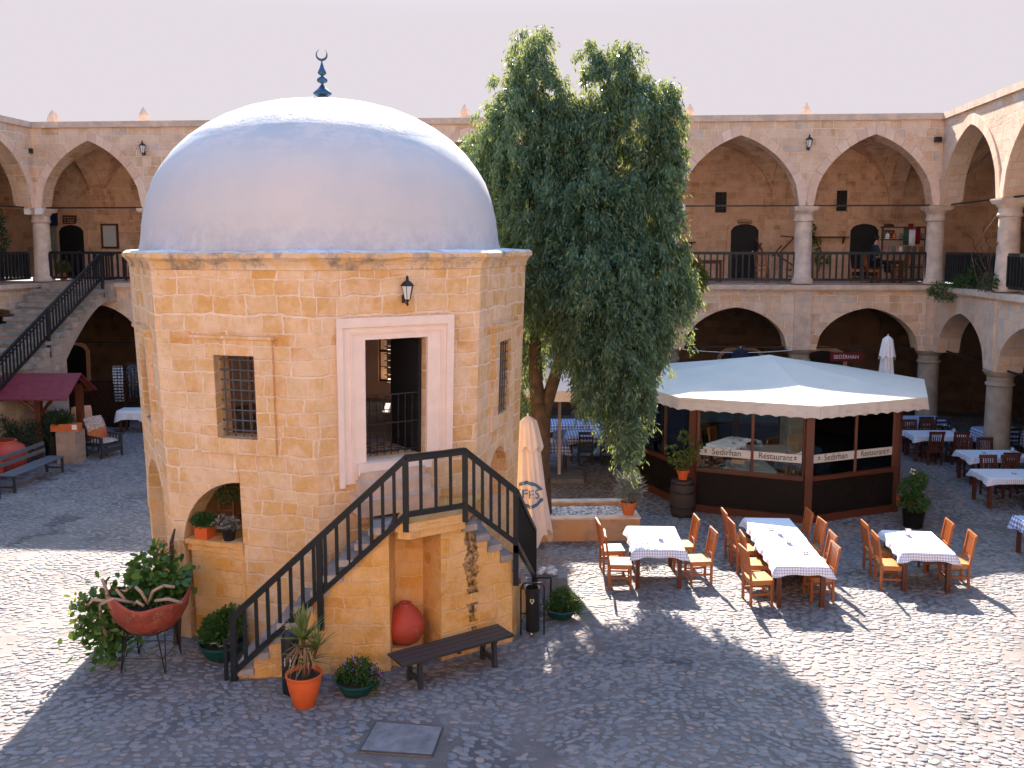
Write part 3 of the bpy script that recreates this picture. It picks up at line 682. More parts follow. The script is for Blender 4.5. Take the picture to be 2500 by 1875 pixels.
up_ = md.n('ShaderNodeMapRange'); md.l(zz, up_.inputs[0]); up_.inputs[1].default_value = 7.5; up_.inputs[2].default_value = 8.1
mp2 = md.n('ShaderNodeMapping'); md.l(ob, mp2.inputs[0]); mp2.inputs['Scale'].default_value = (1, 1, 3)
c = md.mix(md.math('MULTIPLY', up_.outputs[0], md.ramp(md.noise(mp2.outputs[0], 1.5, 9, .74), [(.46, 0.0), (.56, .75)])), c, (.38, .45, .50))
md.l(c, md.b.inputs['Base Color']); md.b.inputs['Roughness'].default_value = .75; md.b.inputs['Specular IOR Level'].default_value = .25
mr2 = md.n('ShaderNodeMapRange'); md.l(zz, mr2.inputs[0]); mr2.inputs[1].default_value = 8.0; mr2.inputs[2].default_value = 8.6
h = md.math('MULTIPLY', md.noise(ob, 2.2, 9, .72), md.math('ADD', md.math('MULTIPLY', mr2.outputs[0], 3.0), .35)); md.bump(h, .8, .05)
DC = (-3.37, 16.8, 0)
dp = [(3.16, 6.15), (3.12, 6.35), (3.08, 6.7), (3.00, 7.05), (2.89, 7.35), (2.74, 7.60), (2.54, 7.86), (2.30, 8.09), (2.02, 8.29), (1.71, 8.46), (1.37, 8.60), (1.0, 8.70), (.6, 8.77), (.25, 8.795), (.001, 8.80)]
MB().lathe(dp, 96, DC).build('dome', md.m, pav, True, smooth=True)
M_FIN = plain('weathered_blue_copper', (.06, .13, .22), .5, .5, 6, metal=.5)
fz = 8.78; FK = .84; fs_ = [(.12, 0), (.10, .03), (.10, .12), (.13, .13), (.165, .17), (.15, .20), (.085, .27), (.03, .345), (.02, .37), (.035, .385), (.085, .41), (.095, .45), (.08, .49), (.03, .52), (.02, .54), (.05, .555), (.078, .59), (.065, .64), (.04, .70), (.018, .79), (.012, .82), (.012, .85)]
fin = MB().lathe([(r_, fz+z_*FK) for r_, z_ in fs_], 20, (DC[0], DC[1], 0), capt=True).build('finial', M_FIN, pav, True, smooth=True)
cr = MB(); ptsO = []; ptsI = []
for i in range(17):
    a = R(-90-150+300*i/16); ptsO.append((.105*math.cos(a), .105*math.sin(a)))
    ptsI.append((.088*math.cos(a)*.97, .022+.086*math.sin(a)*.98))
cr.slab((Vector((DC[0], DC[1]-.01)), Vector((1, 0)), Vector((0, 1))), [[(a, b+fz+.85*FK+.095) for a, b in ptsO+ptsI[::-1]]], 0, .02); cr.build('crescent', M_FIN, fin, True)
M_GRILLE = plain('grey_iron', (.10, .11, .12), .5, .3, 12, spec=.4)
# windows with iron grilles
for k in wins:
    P, U, Nn = pfr(k); fr = (P, U, Nn)
    f = MB().slab(fr, [[(.72, 3.10), (2.04, 3.10), (2.04, 4.86), (.72, 4.86)], [(1.03, 3.34), (1.73, 3.34), (1.73, 4.61), (1.03, 4.61)]], -.055, .02)
    f.slab(fr, [[(.66, 4.865), (2.10, 4.865), (2.10, 4.91), (.66, 4.91)]], -.11, .0)
    wf = f.build('window_surround', M_PAV, pav, True)
    g = MB(); gt = .03 if k == 3 else .12
    def wp(u, z, t_): return (P.x+U.x*u+Nn.x*t_, P.y+U.y*u+Nn.y*t_, z)
    for i in range(5): u = 1.10+.14*i; g.tube([wp(u, 3.34, gt), wp(u, 4.61, gt)], .012, 6)
    for i in range(8): z = 3.44+.155*i; g.tube([wp(1.03, z, gt-.01), wp(1.73, z, gt-.01)], .014, 6)
    g.build('iron_grille', M_GRILLE, pav, True)
    g = MB()
    for a, b in (((1.03, 3.34), (1.03, 4.61)), ((1.73, 3.34), (1.73, 4.61)), ((1.38, 3.34), (1.38, 4.61)), ((1.03, 3.36), (1.73, 3.36)), ((1.03, 4.59), (1.73, 4.59)), ((1.03, 4.0), (1.73, 4.0))):
        g.beam(wp(a[0], a[1], .38), wp(b[0], b[1], .38), .045, .05)
    for i in (1,):
        for o_ in (1.03, 1.38): g.beam(wp(o_+.175*i, 3.34, .38), wp(o_+.175*i, 4.61, .38), .014, .014)
    for i in range(1, 4): g.beam(wp(1.03, 3.34+.32*i, .38), wp(1.73, 3.34+.32*i, .38), .014, .014)
    g.build('casement', M_BROWN, pav, True)
# raised arch bands
for k in (0, 1):
    e = 91 if k == 1 else 0
    MB().slab(pfr(k), [circ(ARC, ARZ, 1.352 if k != 1 else 1.355, 180, e, 20)+circ(ARC, ARZ, ARR+.002, 180, e, 20)[::-1]], -.018, .02).build('arch_band', M_PAV, pav, True)
P, U, Nn = pfr(1)
MB().slab((P, U, Nn), [[(.37, 0), (ARC-.001, 0), (ARC-.001, 1.50), (.37, 1.50)]], -.012, .75).build('sill_wall', M_STAIR, pav, True)
mb = MB(); mb.slab((P, U, Nn), [[(.30, 1.60), (ARC+.01, 1.60), (ARC+.01, 1.68), (.30, 1.68)]], -.07, .9); mb.slab((P, U, Nn), [[(.33, 1.50), (ARC, 1.50), (ARC, 1.598), (.33, 1.598)]], -.045, .85)
mb.build('sill', M_STAIR, pav, True)
P, U, Nn = pfr(0); MB().slab((P, U, Nn), [[(.4, 0), (FL-.35, 0), (FL-.35, 1.1), (.4, 1.1)]], .1, .4) #
# door surround, leaf and gate
P, U, Nn = pfr(2); fr = (P, U, Nn)
def dpnt(u, z, t_): return (P.x+U.x*u+Nn.x*t_, P.y+U.y*u+Nn.y*t_, z)
mb = MB()
mb.slab(fr, [[(.34, 2.66), (.765, 2.66), (.765, 4.845), (1.795, 4.845), (1.795, 3.0), (2.20, 3.0), (2.20, 5.15), (.34, 5.15)]], -.055, .03)
ds = mb.build('door_surround', M_PAVFRAME, pav, True)
mb = MB(); b_ = .09
mb.slab(fr, [[(.36-b_/2, 2.62), (.36+b_/2, 2.62), (.36+b_/2, 5.13-b_), (2.20-b_, 5.13-b_), (2.20-b_, 3.02), (2.20+.03, 3.02), (2.20+.03, 5.18), (.36-b_/2, 5.18)]], -.095, -.056)
i_ = .17
mb.slab(fr, [[(.36+i_, 2.72), (.36+i_+.025, 2.72), (.36+i_+.025, 5.13-i_-.02), (2.2-i_-.02, 5.13-i_-.02), (2.2-i_-.02, 3.05), (2.2-i_, 3.05), (2.2-i_, 5.13-i_), (.36+i_, 5.13-i_)]], -.075, -.056)
mb.build('moulding', M_PAVFRAME, ds, True)
MB().slab(fr, [[(.60, 2.80), (1.84, 2.80), (1.84, 2.975), (.60, 2.975)]], -.16, .44).build('threshold', M_PAVFRAME, pav, True)
dl = MB(); h0 = dpnt(1.78, 0, .16); dx = Nn*.95-U*.12; q = dx.normalized()
dl.slab((Vector(h0[:2]), q, Vector((-q.y, q.x))), [[(0, 2.99), (.92, 2.99), (.92, 4.80), (0, 4.80)]], 0, .05)
leaf_ = dl.build('door_leaf', M_DOOR, pav, True)
MB().beam(Vector((h0[0]+q.x*.8+q.y*.03, h0[1]+q.y*.8-q.x*.03, 3.9)), Vector((h0[0]+q.x*.8+q.y*.03, h0[1]+q.y*.8-q.x*.03, 4.05)), .03, .03).build('handle', M_METAL, leaf_, True)
g = MB()
for i in range(9): u = .80+.12*i; g.tube([dpnt(u, 3.0, .2), dpnt(u, 3.95, .2)], .009, 6)
for z in (3.06, 3.5, 3.95): g.beam(dpnt(.78, z, .2), dpnt(1.79, z, .2), .015, .02)
for i in range(9):
    for z in (3.28, 3.72): g.lathe([(.004, -.02), (.018, 0), (.004, .02)], 6, dpnt(.80+.12*i, z, .2))
g.build('iron_gate', M_BLACK, pav, True)
# inner carpets and rug glimpsed through the door
def m_rug():
    m = NT('patterned_rug'); u = m.obj(); v = m.n('ShaderNodeTexVoronoi'); v.inputs['Scale'].default_value = 9; m.l(u, v.inputs['Vector'])
    ck = m.n('ShaderNodeTexChecker'); ck.inputs['Scale'].default_value = 7; m.l(u, ck.inputs[0])
    c = m.ramp(v.outputs['Distance'], [(0, (.05, .05, .08)), (.3, (.35, .12, .06)), (.5, (.55, .42, .28)), (.8, (.10, .03, .03))], 'CONSTANT')
    m.l(m.mix(.4, c, ck.outputs[0], 'MULTIPLY'), m.b.inputs['Base Color']); m.b.inputs['Roughness'].default_value = .95; return m.m
M_RUG = m_rug()
r_ = thing('rug', 'patterned rug on the pavilion floor just inside the open door', 'rug', dpnt(1.2, 2.99, .8))
MB().prism([dpnt(.6, 0, .5)[:2], dpnt(1.7, 0, .5)[:2], dpnt(1.7, 0, 1.3)[:2], dpnt(.6, 0, 1.3)[:2]], 2.975, 2.99).build('pile', M_RUG, r_, True)

# ---------------------------------------------------------------- outside stair of the pavilion
ZL = 2.25
P0 = Vector((-3.95, 12.72)); P1 = Vector((-1.53, 13.0)); P2 = Vector((-.76, 13.5)); P3 = Vector((0.0, 13.98)); P1b = P1-Vector((.26, .03)); P4 = Vector((.33, 15.75))
v2, v3, v4 = OV(2), OV(3), OV(4)
def inner_left(x):
    if x < v2.x: return 13.27+(v2.x-x)*.30
    return 13.27+(x-v2.x)*.55
mb = MB(); tr = MB(); ns = 10; rr = random.Random(9)
for i in range(ns):
    a = P0.lerp(P1b, i/ns); b = P0.lerp(P1b, (i+1)/ns); z = ZL*(i+.75)/ns
    ya = min(inner_left(a.x), a.y+1.35)+.3; yb = min(inner_left(b.x), b.y+1.35)+.3
    if i == 0: ya = a.y+.95; 
    NX0, NX1 = -1.64, -.97
    mb.prism([(a.x, a.y), (b.x, b.y), (b.x, yb), (a.x, ya)], -.02, z-.10)
    j = rr.uniform(.0, .05); q = rr.uniform(-.02, .02)
    tr.prism([(a.x-.04-j, a.y-.03-j), (b.x, b.y-.03-j), (b.x, yb), (a.x-.04-j, ya)], z-.10, z+q*.3)
# pier left of niche ends before the opening; the landing slab spans it
e1 = (P2-P1).normalized(); nn = Vector((-e1.y, e1.x))
lp = [(P1.x-.16, P1.y-.05), (P1.x+.02, P1.y-.09), (P2.x+.08, P2.y-.06), (v3.x+.06, v3.y+.1), (-2.0, 13.95), (P1.x-.16, 13.6)]
ld_ = MB(); ld_.prism(lp, ZL-.13, ZL); ld_.prism([(p[0]+.03*(1 if p[0] < -1 else -1), p[1]+.03) for p in lp], ZL-.24, ZL-.132); ld_.build('landing', M_STAIR, pav, True)
# niche: side pier on the right, back wall
A = P1+e1*.56
mb.prism([(A.x, A.y), (P2.x, P2.y), (v3.x, v3.y+.1), (A.x+nn.x*1.1, A.y+nn.y*1.1)], -.02, ZL-.25)
Bk = P1b+nn*.62; Bk2 = A+nn*.62
mb.prism([(Bk.x-.1, Bk.y), (Bk2.x+.1, Bk2.y), (Bk2.x+.1+nn.x*.2, Bk2.y+nn.y*.2), (Bk.x-.1+nn.x*.2, Bk.y+nn.y*.2)], -.02, ZL-.25)
tr.build('steps', M_TREAD, pav, True); tr = MB()
# right flight: two runs round the corner
def run(Pa, Pb, Ia, Ib, za, zb, n):
    for i in range(n):
        a = Pa.lerp(Pb, i/n); b = Pa.lerp(Pb, (i+1)/n); c = Ia.lerp(Ib, (i+1)/n); d = Ia.lerp(Ib, i/n); z = za+(zb-za)*(i+1)/n
        mb.prism([tuple(a), tuple(b), tuple(c), tuple(d)], -.02, z-.1)
        j = rr.uniform(.01, .05); e = (b-a).normalized(); o_ = Vector((e.y, -e.x))
        tr.prism([tuple(a+o_*j), tuple(b+o_*j+e*.03), tuple(c+e*.03), tuple(d)], z-.1, z)
i3, i4 = OV(3, PR-.32), OV(4, PR-.32)
run(P2, P3, i3+Vector((-.05, .1)), i3.lerp(i4, .12), ZL, 1.45, 4)
run(P3, P4, i3.lerp(i4, .12), i3.lerp(i4, .75), 1.45, .20, 6)
mb.build('stair_wall', M_STAIR, pav, True); tr.build('steps', M_TREAD, pav, True)
# two stone steps up to the door sill
P, U, Nn = pfr(2)
for a_, b_, z0_, z1_, d_ in ((.50, 1.80, ZL, ZL+.25, .52), (.58, 1.74, ZL+.251, ZL+.47, .36), (.62, 1.70, ZL+.471, ZL+.60, .20)):
    MB().slab((P, U, Nn), [[(a_, z0_), (b_, z0_), (b_, z1_), (a_, z1_)]], -d_, -.0005).build('door_step', M_LEDGE, pav, True)
# the old walls lean inwards towards the ground
TAPER = {'wall', 'niche_back', 'inner_plaster', 'floor', 'window_surround', 'iron_grille', 'casement', 'arch_band', 'sill_wall', 'sill', 'door_surround', 'moulding', 'threshold', 'door_leaf', 'iron_gate', 'door_step', 'paving'}
def taper(o):
    if o.name.split('.')[0] in TAPER:
        me = o.data; co = np.zeros(len(me.vertices)*3); me.vertices.foreach_get('co', co); co = co.reshape(-1, 3)
        s_ = 1-.062*np.clip(1-co[:, 2]/6.0, 0, 1); co[:, 0] *= s_; co[:, 1] *= s_; me.vertices.foreach_set('co', co.ravel()); me.update()
    for c in o.children: taper(c)
for c in pav.children: taper(c)
# dark water stains down the front: real soot-black lichen
# railing
rl = MB(); RH = .95
def post(p, zb, zt, w_=.085): rl.beam((p.x, p.y, zb), (p.x, p.y, zt), w_, w_, (0, 1, 0))
pts = [(P0+Vector((-.05, -.04)), .0), (P1+Vector((0, -.05)), ZL), (P2+Vector((.06, -.06)), ZL), (P3+Vector((.06, -.03)), 1.5), (P4+Vector((.06, 0)), .30)]
for i, (p, z) in enumerate(pts): rl.beam((p.x, p.y, z-.12 if i in (1, 2) else z-.02), (p.x, p.y, z+RH), .085, .085, (0, 1, 0))
m_ = pts[0][0].lerp(pts[1][0], .5); zm = ZL*.5; rl.beam((m_.x, m_.y, zm-.42), (m_.x, m_.y, zm+RH), .085, .085, (0, 1, 0))
p3 = pts[3]; rl.beam((p3[0].x, p3[0].y, .95), (p3[0].x, p3[0].y, 1.6), .085, .085, (0, 1, 0))
pl = pts[0][0]+Vector((-.12, 0)); rl.beam((pl.x, pl.y, 0), (pl.x, pl.y, .62), .05, .05, (0, 1, 0)); rl.beam((pl.x, pl.y, .60), (pts[0][0].x, pts[0][0].y, .66), .04, .04)
for i in range(4):
    (a, za), (b, zb) = pts[i], pts[i+1]
    A3 = Vector((a.x, a.y, za+RH)); B3 = Vector((b.x, b.y, zb+RH))
    rl.beam(A3, B3, .085, .075); rl.beam(A3+Vector((0, 0, .045)), B3+Vector((0, 0, .045)), .05, .03)
    rl.beam((a.x, a.y, za+.13), (b.x, b.y, zb+.13), .06, .075)
    L = (b-a).length; n = max(4, int(round(L/.145)) if i in (0, 3) else int(round(L/.175)))
    if i == 0: n = 15
    if i == 1: n = 4
    if i == 2: n = 6
    if i == 3: n = 9
    for q in range(1, n):
        p = a.lerp(b, q/n); z = za+(zb-za)*q/n; rl.beam((p.x, p.y, z+.13), (p.x, p.y, z+RH), .048, .035, (0, 1, 0))
rl.build('railing', M_RAIL, pav, True)
# ================================================================ FOLIAGE HELPERS
def leaf_arr(C, Dv, L, Wd, rg, round_=False, fold=.25):
    """leaf blades at C pointing along Dv"""
    n = len(C); Dv = Dv/np.linalg.norm(Dv, axis=1, keepdims=True)
    r = rg.normal(size=(n, 3)); A = np.cross(Dv, r); A /= np.linalg.norm(A, axis=1, keepdims=True)+1e-9
    Nn = np.cross(A, Dv); L = np.broadcast_to(np.asarray(L, float).reshape(-1, 1), (n, 1)); Wd = np.broadcast_to(np.asarray(Wd, float).reshape(-1, 1), (n, 1))
    if not round_:
        V = np.stack([C, C+Dv*L*.45+A*Wd*.5+Nn*Wd*fold, C+Dv*L-Nn*L*.05, C+Dv*L*.45-A*Wd*.5+Nn*Wd*fold], 1); k = 4
    else:
        V = np.stack([C, C+Dv*L*.45+A*Wd*.42, C+Dv*L*.82+A*Wd*.40+Nn*Wd*.1, C+Dv*L*1.0+Nn*Wd*.14, C+Dv*L*.82-A*Wd*.40+Nn*Wd*.1, C+Dv*L*.45-A*Wd*.42], 1); k = 6
    return V.reshape(-1, 3), np.arange(n*k).reshape(n, k)
def bush(name, mat, parent, blobs, n, L, Wd, seed=0, round_=False, down=0.0, shell=.35, clump=0, name2=None):
    """blobs: list of (x,y,z,rx,ry,rz) in parent space"""
    rg = np.random.default_rng(seed); B = np.array(blobs, float); vol = (B[:, 3]*B[:, 4]*B[:, 5])**.67; pr = vol/vol.sum()
    if clump:
        m = max(1, n//clump); idx = rg.choice(len(B), m, p=pr); d = rg.normal(size=(m, 3)); d /= np.linalg.norm(d, axis=1, keepdims=True)
        q = rg.uniform(shell, 1, (m, 1))**.6; c0 = B[idx, :3]+d*q*B[idx, 3:]
        C = np.repeat(c0, clump, 0); dd = np.repeat(d, clump, 0); C = C+rg.normal(size=C.shape)*L*.7; D_ = dd+rg.normal(size=C.shape)*.8
    else:
        idx = rg.choice(len(B), n, p=pr); d = rg.normal(size=(n, 3)); d /= np.linalg.norm(d, axis=1, keepdims=True)
        q = rg.uniform(shell, 1, (n, 1))**.6; C = B[idx, :3]+d*q*B[idx, 3:]; D_ = d+rg.normal(size=C.shape)*.6
    D_[:, 2] -= down; nn_ = len(C)
    V, F = leaf_arr(C, D_, L*rg.uniform(.6, 1.25, nn_), Wd*rg.uniform(.7, 1.2, nn_), rg, round_)
    return raw_mesh(name, V, F, mat, parent)
def blades(name, mat, parent, c, n, L, Wd, seed=0, up=.8, curve=.6, tube_=False, seg=4):
    """long arching strap leaves"""
    rg = random.Random(seed); mb = MB(); out_ = []
    for i in range(n):
        a = rg.uniform(0, 2*PI); e = rg.uniform(up-.45, up+.2); l = L*rg.uniform(.6, 1.1); p = Vector(c); d = Vector((math.cos(a)*(1-e), math.sin(a)*(1-e), e)).normalized(); side = Vector((-math.sin(a), math.cos(a), 0))
        pts = []
        for k in range(seg+1):
            w_ = Wd*(1-.95*(k/seg)**1.5); pts.append((p-side*w_/2, p+side*w_/2)); p = p+d*(l/seg); d = (d-Vector((0, 0, curve/seg))).normalized()
        vs = [q for pr in pts for q in pr]; mb.add(vs, [(2*k, 2*k+1, 2*k+3, 2*k+2) for k in range(seg)])
    return mb.build(name, mat, parent)
def pot(root, prof, mat, soil=None, n=24, nm='pot'):
    p = MB().lathe(prof, n, capb=True).build(nm, mat, root, smooth=True, angle=50)
    if soil: MB().lathe([(0.001, soil[1]), (soil[0], soil[1])], 16).build('soil', M_SOIL, p)
    return p
POT = [(.10, 0), (.14, .22), (.155, .24), (.155, .28), (.14, .28), (.13, .24)]

# ================================================================ THE BIG TREE
TB = Vector((.60, 19.65, 0))
M_BARK = plain('tree_bark', (.13, .085, .055), .9, .5, 5, bump=.9, bscale=22, spec=.1, col2=(.06, .045, .03))
M_LEAF = leafmat('weeping_tree_leaf', [(.038, .105, .082), (.060, .150, .105), (.12, .22, .135), (.040, .115, .090), (.30, .38, .18), (.052, .135, .10)], .34, .30, (.34, .38, .10), .5)
tree = thing('tree', 'tall weeping evergreen tree with two crowns growing behind the pebble planter', 'tree', TB)
def tp(px, py, dy=0.0): p = PY(px, py, TB.y+dy); return p-TB
tr_ = MB()
tr_.tube([(0, 0, -.05), (0, 0, .5), tp(1318, 1120), tp(1322, 1030), tp(1318, 985)], [.34, .27, .22, .20, .20], 12)
tr_.tube([tp(1318, 1010), tp(1308, 930), tp(1306, 850, .1), tp(1305, 740, .2), tp(1300, 600, .1), tp(1300, 420), tp(1303, 220), tp(1303, 110)], [.19, .155, .14, .125, .10, .08, .05, .02], 10)
tr_.tube([tp(1322, 1025), tp(1345, 950), tp(1370, 870, -.1), tp(1400, 770, -.2), tp(1440, 620, -.1), tp(1470, 430), tp(1485, 250), tp(1487, 130)], [.17, .14, .125, .12, .10, .08, .05, .02], 10)
tr_.tube([tp(1400, 770, -.2), tp(1480, 700, -.3), tp(1560, 600, -.2), tp(1600, 450, .2), tp(1620, 300, .2)], [.09, .08, .06, .04, .02], 8)
tr_.tube([tp(1306, 740, .2), tp(1270, 620, .5), tp(1225, 480, .3), tp(1215, 380, .2)], [.08, .06, .04, .02], 8)
tr_.tube([tp(1420, 700, -.15), tp(1480, 760, -.8), tp(1540, 900, -1.1), tp(1540, 1010, -1.2)], [.07, .06, .035, .015], 8)
tr_.build('trunk', M_BARK, tree, smooth=True)
lobes = [(1285, 800, 30, 110, 1.1, .7), (1288, 960, 26, 80, 1.1, .6), (1350, 800, 30, 60, .9, .5), (1405, 330, 50, 90, 0, 1), (1400, 450, 70, 110, .2, 1), (1380, 600, 90, 110, .2, 1), (1510, 600, 110, 110, .1, 1), (1420, 760, 70, 90, 0, .8), (1560, 780, 60, 80, -.3, .9), (1300, 190, 60, 105, 0, .8), (1307, 110, 26, 45, 0, .5), (1252, 215, 42, 60, .2, .5), (1265, 330, 85, 110, 0, 1), (1362, 250, 40, 80, 0, .8), (1370, 350, 60, 110, -.1, 1),
         (1490, 185, 56, 85, 0, .75), (1440, 150, 22, 50, 0, .45), (1545, 170, 35, 65, 0, .5), (1560, 290, 85, 100, 0, 1), (1622, 270, 34, 90, 0, .5), (1618, 360, 48, 95, 0, 1), (1450, 340, 60, 110, 0, 1),
         (1215, 410, 62, 75, .3, 1), (1172, 350, 36, 42, .3, .8), (1195, 500, 38, 75, .8, .8), (1230, 560, 40, 90, .8, .9),
         (1310, 520, 90, 150, 0, 1), (1440, 520, 110, 150, -.3, 1), (1575, 500, 90, 130, 0, 1), (1622, 480, 32, 90, .1, .8),
         (1330, 690, 80, 110, .2, 1), (1455, 700, 105, 120, -.5, 1), (1585, 680, 85, 110, -.1, 1), (1650, 700, 34, 62, 0, .7), (1680, 715, 18, 26, 0, .4), (1636, 780, 36, 46, 0, .6),
         (1415, 850, 50, 85, -.5, .9), (1500, 860, 85, 100, -.7, 1), (1590, 820, 50, 75, -.2, .9), (1470, 950, 50, 60, -.8, .9), (1550, 950, 42, 70, -.9, .9), (1530, 1040, 38, 65, -1.1, .9), (1532, 1100, 20, 25, -1.1, .5), (1560, 1030, 22, 35, -1.0, .5)]
YEL = [(1176, 350), (1195, 500), (1230, 560)]
def build_crown(yel):
    rg = np.random.default_rng(5+yel); K = 44; CC = []; TW = []
    for (px, py, rx, ry, dy, dn) in lobes:
        if ((px, py) in YEL) != bool(yel): continue
        c = np.array(tp(px, py, dy-.35-(.5 if py > 640 else 0))); m = 2250/TB.y; rX, rZ = rx/m, ry/m; rY = max(.35, min(rX*1.15, 1.05))
        area = (rX*rZ+rX*rY+rY*rZ); n = int(area*118*dn)
        d = rg.normal(size=(n, 3)); d /= np.linalg.norm(d, axis=1, keepdims=True); q = rg.uniform(.25, 1.0, (n, 1))**.5
        # notch the outline: drop some directions, push some out
        q *= 1+.16*np.sin(d[:, :1]*7+px)+.12*np.sin(d[:, 2:]*9+py)
        CC.append(c+d*q*np.array([rX, rY, rZ])); TW.append(d)
    C0 = np.concatenate(CC); T0 = np.concatenate(TW); n = len(C0)
    # each spray: a twig that arches out then hangs
    s = rg.uniform(0, 1, (n, K)); ln = rg.uniform(.20, .48, (n, 1)); out_ = T0*[1, 1, .2]+rg.normal(size=T0.shape)*.5
    out_ /= np.linalg.norm(out_, axis=1, keepdims=True)
    P = C0[:, None]+out_[:, None]*(ln*s*.45)[..., None]; P[..., 2] += (.10*s-.62*s*s)*ln*1.25
    P += rg.normal(size=P.shape)*.05; P = P.reshape(-1, 3)
    D_ = np.repeat(out_, K, 0)*.35+rg.normal(size=P.shape)*.45; D_[:, 2] -= .95
    V, F = leaf_arr(P, D_, rg.uniform(.085, .15, len(P)), rg.uniform(.025, .040, len(P)), rg)
    return V, F, n
V, F, nspray = build_crown(0); raw_mesh('crown', V, F, M_LEAF, tree)
M_LEAFY = leafmat('sunlit_shrub_leaf', [(.05, .11, .025), (.10, .17, .03), (.16, .20, .03)], .5, .5, (.30, .34, .03))
V, F, nspray = build_crown(1); raw_mesh('sunlit_branches', V, F, M_LEAFY, tree)['label'] = 'yellowish sunlit left branches'
sh = thing('shrub', 'paler leafy shrub growing behind the tree trunk, close to the pavilion edge', 'shrub', (.35, 23.4, 0))
MB().tube([(0, 0, 0), (.05, .1, 1.5), (0, .2, 3.6)], [.06, .05, .02], 8).build('stem', M_BARK, sh)
bush('foliage', M_LEAFY, sh, [(-.15, 0, 1.3, .6, .5, 1.0), (0, 0, 2.3, .6, .5, .9), (.05, .1, 3.5, .55, .5, .8), (-.1, 0, 4.6, .5, .5, .9)], 13000, .11, .045, 3, clump=18, down=.4)

# ================================================================ PEBBLE PLANTER
pl = thing('planter', 'low rectangular ochre stone planter bed filled with white pebbles', 'planter', (1.5, 19.7, 0))
def m_render():
    m = NT('ochre_rendered_stone'); ob = m.obj(); c = m.mix(m.ramp(m.noise(ob, 2, 5, .6), [(.35, 0.0), (.65, 1.0)]), (.60, .30, .11), (.52, .33, .19))
    c = m.mix(m.ramp(m.noise(ob, 1.3, 7, .7), [(.5, 0.0), (.7, .8)]), c, (.26, .15, .09)); m.l(c, m.b.inputs['Base Color']); m.b.inputs['Roughness'].default_value = .9; m.bump(m.noise(ob, 10, 6, .7), .6, .02); return m.m
M_OCHRE = m_render()
FL_, FR_, BR_, BL_ = Vector((.22, 18.92)), Vector((2.72, 19.03)), Vector((2.62, 20.5)), Vector((.15, 20.4))
def rim(poly, t_, z0, z1, mat, nm, par):
    c = sum((Vector(p) for p in poly), Vector((0, 0)))/4; inn = []
    for p in poly: p = Vector(p); q = Vector((p.x+t_*(1 if p.x < c.x else -1), p.y+t_*(1 if p.y < c.y else -1))); inn.append(q)
    mb = MB()
    for i in range(4):
        j = (i+1) % 4; mb.prism([tuple(poly[i]), tuple(poly[j]), tuple(inn[j]), tuple(inn[i])], z0, z1)
    return mb.build(nm, mat, par, True), inn
rim([FL_, FR_, BR_, BL_], .2, 0, .47, M_OCHRE, 'wall', pl)
o_, inn = rim([FL_+Vector((-.015, -.015)), FR_+Vector((.015, -.015)), BR_+Vector((.015, .015)), BL_+Vector((-.015, .015))], .22, .472, .51, M_LEDGE, 'coping', pl)
def pebbles(name, poly, z, n, r, mat, parent, seed=1, sq=.55):
    rg = np.random.default_rng(seed); xs = [p[0] for p in poly]; ys = [p[1] for p in poly]; P = np.stack([rg.uniform(min(xs), max(xs), n*2), rg.uniform(min(ys), max(ys), n*2)], 1)
    P = P[in_poly(P[:, 0], P[:, 1], [tuple(p[:2]) for p in poly])][:n]; n = len(P)
    bm = bmesh.new(); bmesh.ops.create_icosphere(bm, subdivisions=1, radius=1); v = np.array([x.co[:] for x in bm.verts]); f = np.array([[q.index for q in x.verts] for x in bm.faces]); bm.free()
    S = rg.uniform(.6, 1.2, (n, 1, 1))*r*np.stack([rg.uniform(.7, 1.3, n), rg.uniform(.7, 1.3, n), rg.uniform(.45, .7, n)], 1)[:, None]; a = rg.uniform(0, 2*PI, n)[:, None]
    V = v[None]*S; X = V[..., 0]*np.cos(a)-V[..., 1]*np.sin(a); Y = V[..., 0]*np.sin(a)+V[..., 1]*np.cos(a)
    V = np.stack([X+P[:, :1], Y+P[:, 1:], V[..., 2]+z+rg.uniform(-.01, .02, (n, 1))], 2).reshape(-1, 3)
    F = (f[None]+(np.arange(n)*len(v))[:, None, None]).reshape(-1, 3)
    M = np.array(root_mat(parent).inverted()); V = V@M[:3, :3].T+M[:3, 3]
    return raw_mesh(name, V, F, mat, parent, True)
mp_ = NT('white_pebbles'); mp_.l(mp_.ramp(mp_.n('ShaderNodeNewGeometry').outputs['Random Per Island'], [(0, (.75, .72, .70)), (.5, (.45, .43, .42)), (.8, (.2, .18, .18)), (1, (.8, .78, .75))]), mp_.b.inputs['Base Color']); M_PEB = mp_.m
MB().prism([tuple(p) for p in inn], .0, .36).build('soil', M_SOIL, pl, True)
tag(pebbles('pebbles', inn, .38, 1500, .045, M_PEB, pl), kind='stuff')

# potted grey shrub standing on planter corner
t = thing('potted_plant', 'terracotta pot with a spiky grey leaved shrub on the planter rear right corner', 'potted plant', (2.50, 19.25, .51))
pot(t, [(.11, 0), (.16, .2), (.18, .22), (.18, .28), (.16, .28), (.15, .24)], M_TERRA, (.15, .24))
M_GREYL = leafmat('silver_grey_leaf', [(.20, .22, .20), (.34, .35, .33), (.10, .13, .10)], .2, .6, (.3, .3, .2))
bush('foliage', M_GREYL, t, [(.02, 0, .62, .30, .28, .30), (.05, 0, .45, .2, .2, .2)], 700, .17, .022, 4, down=-.3, shell=.1)
MB().tube([(0, 0, .25), (.03, 0, .5), (-.05, .02, .8)], [.02, .015, .008], 6).build('stem', M_BARK, t)

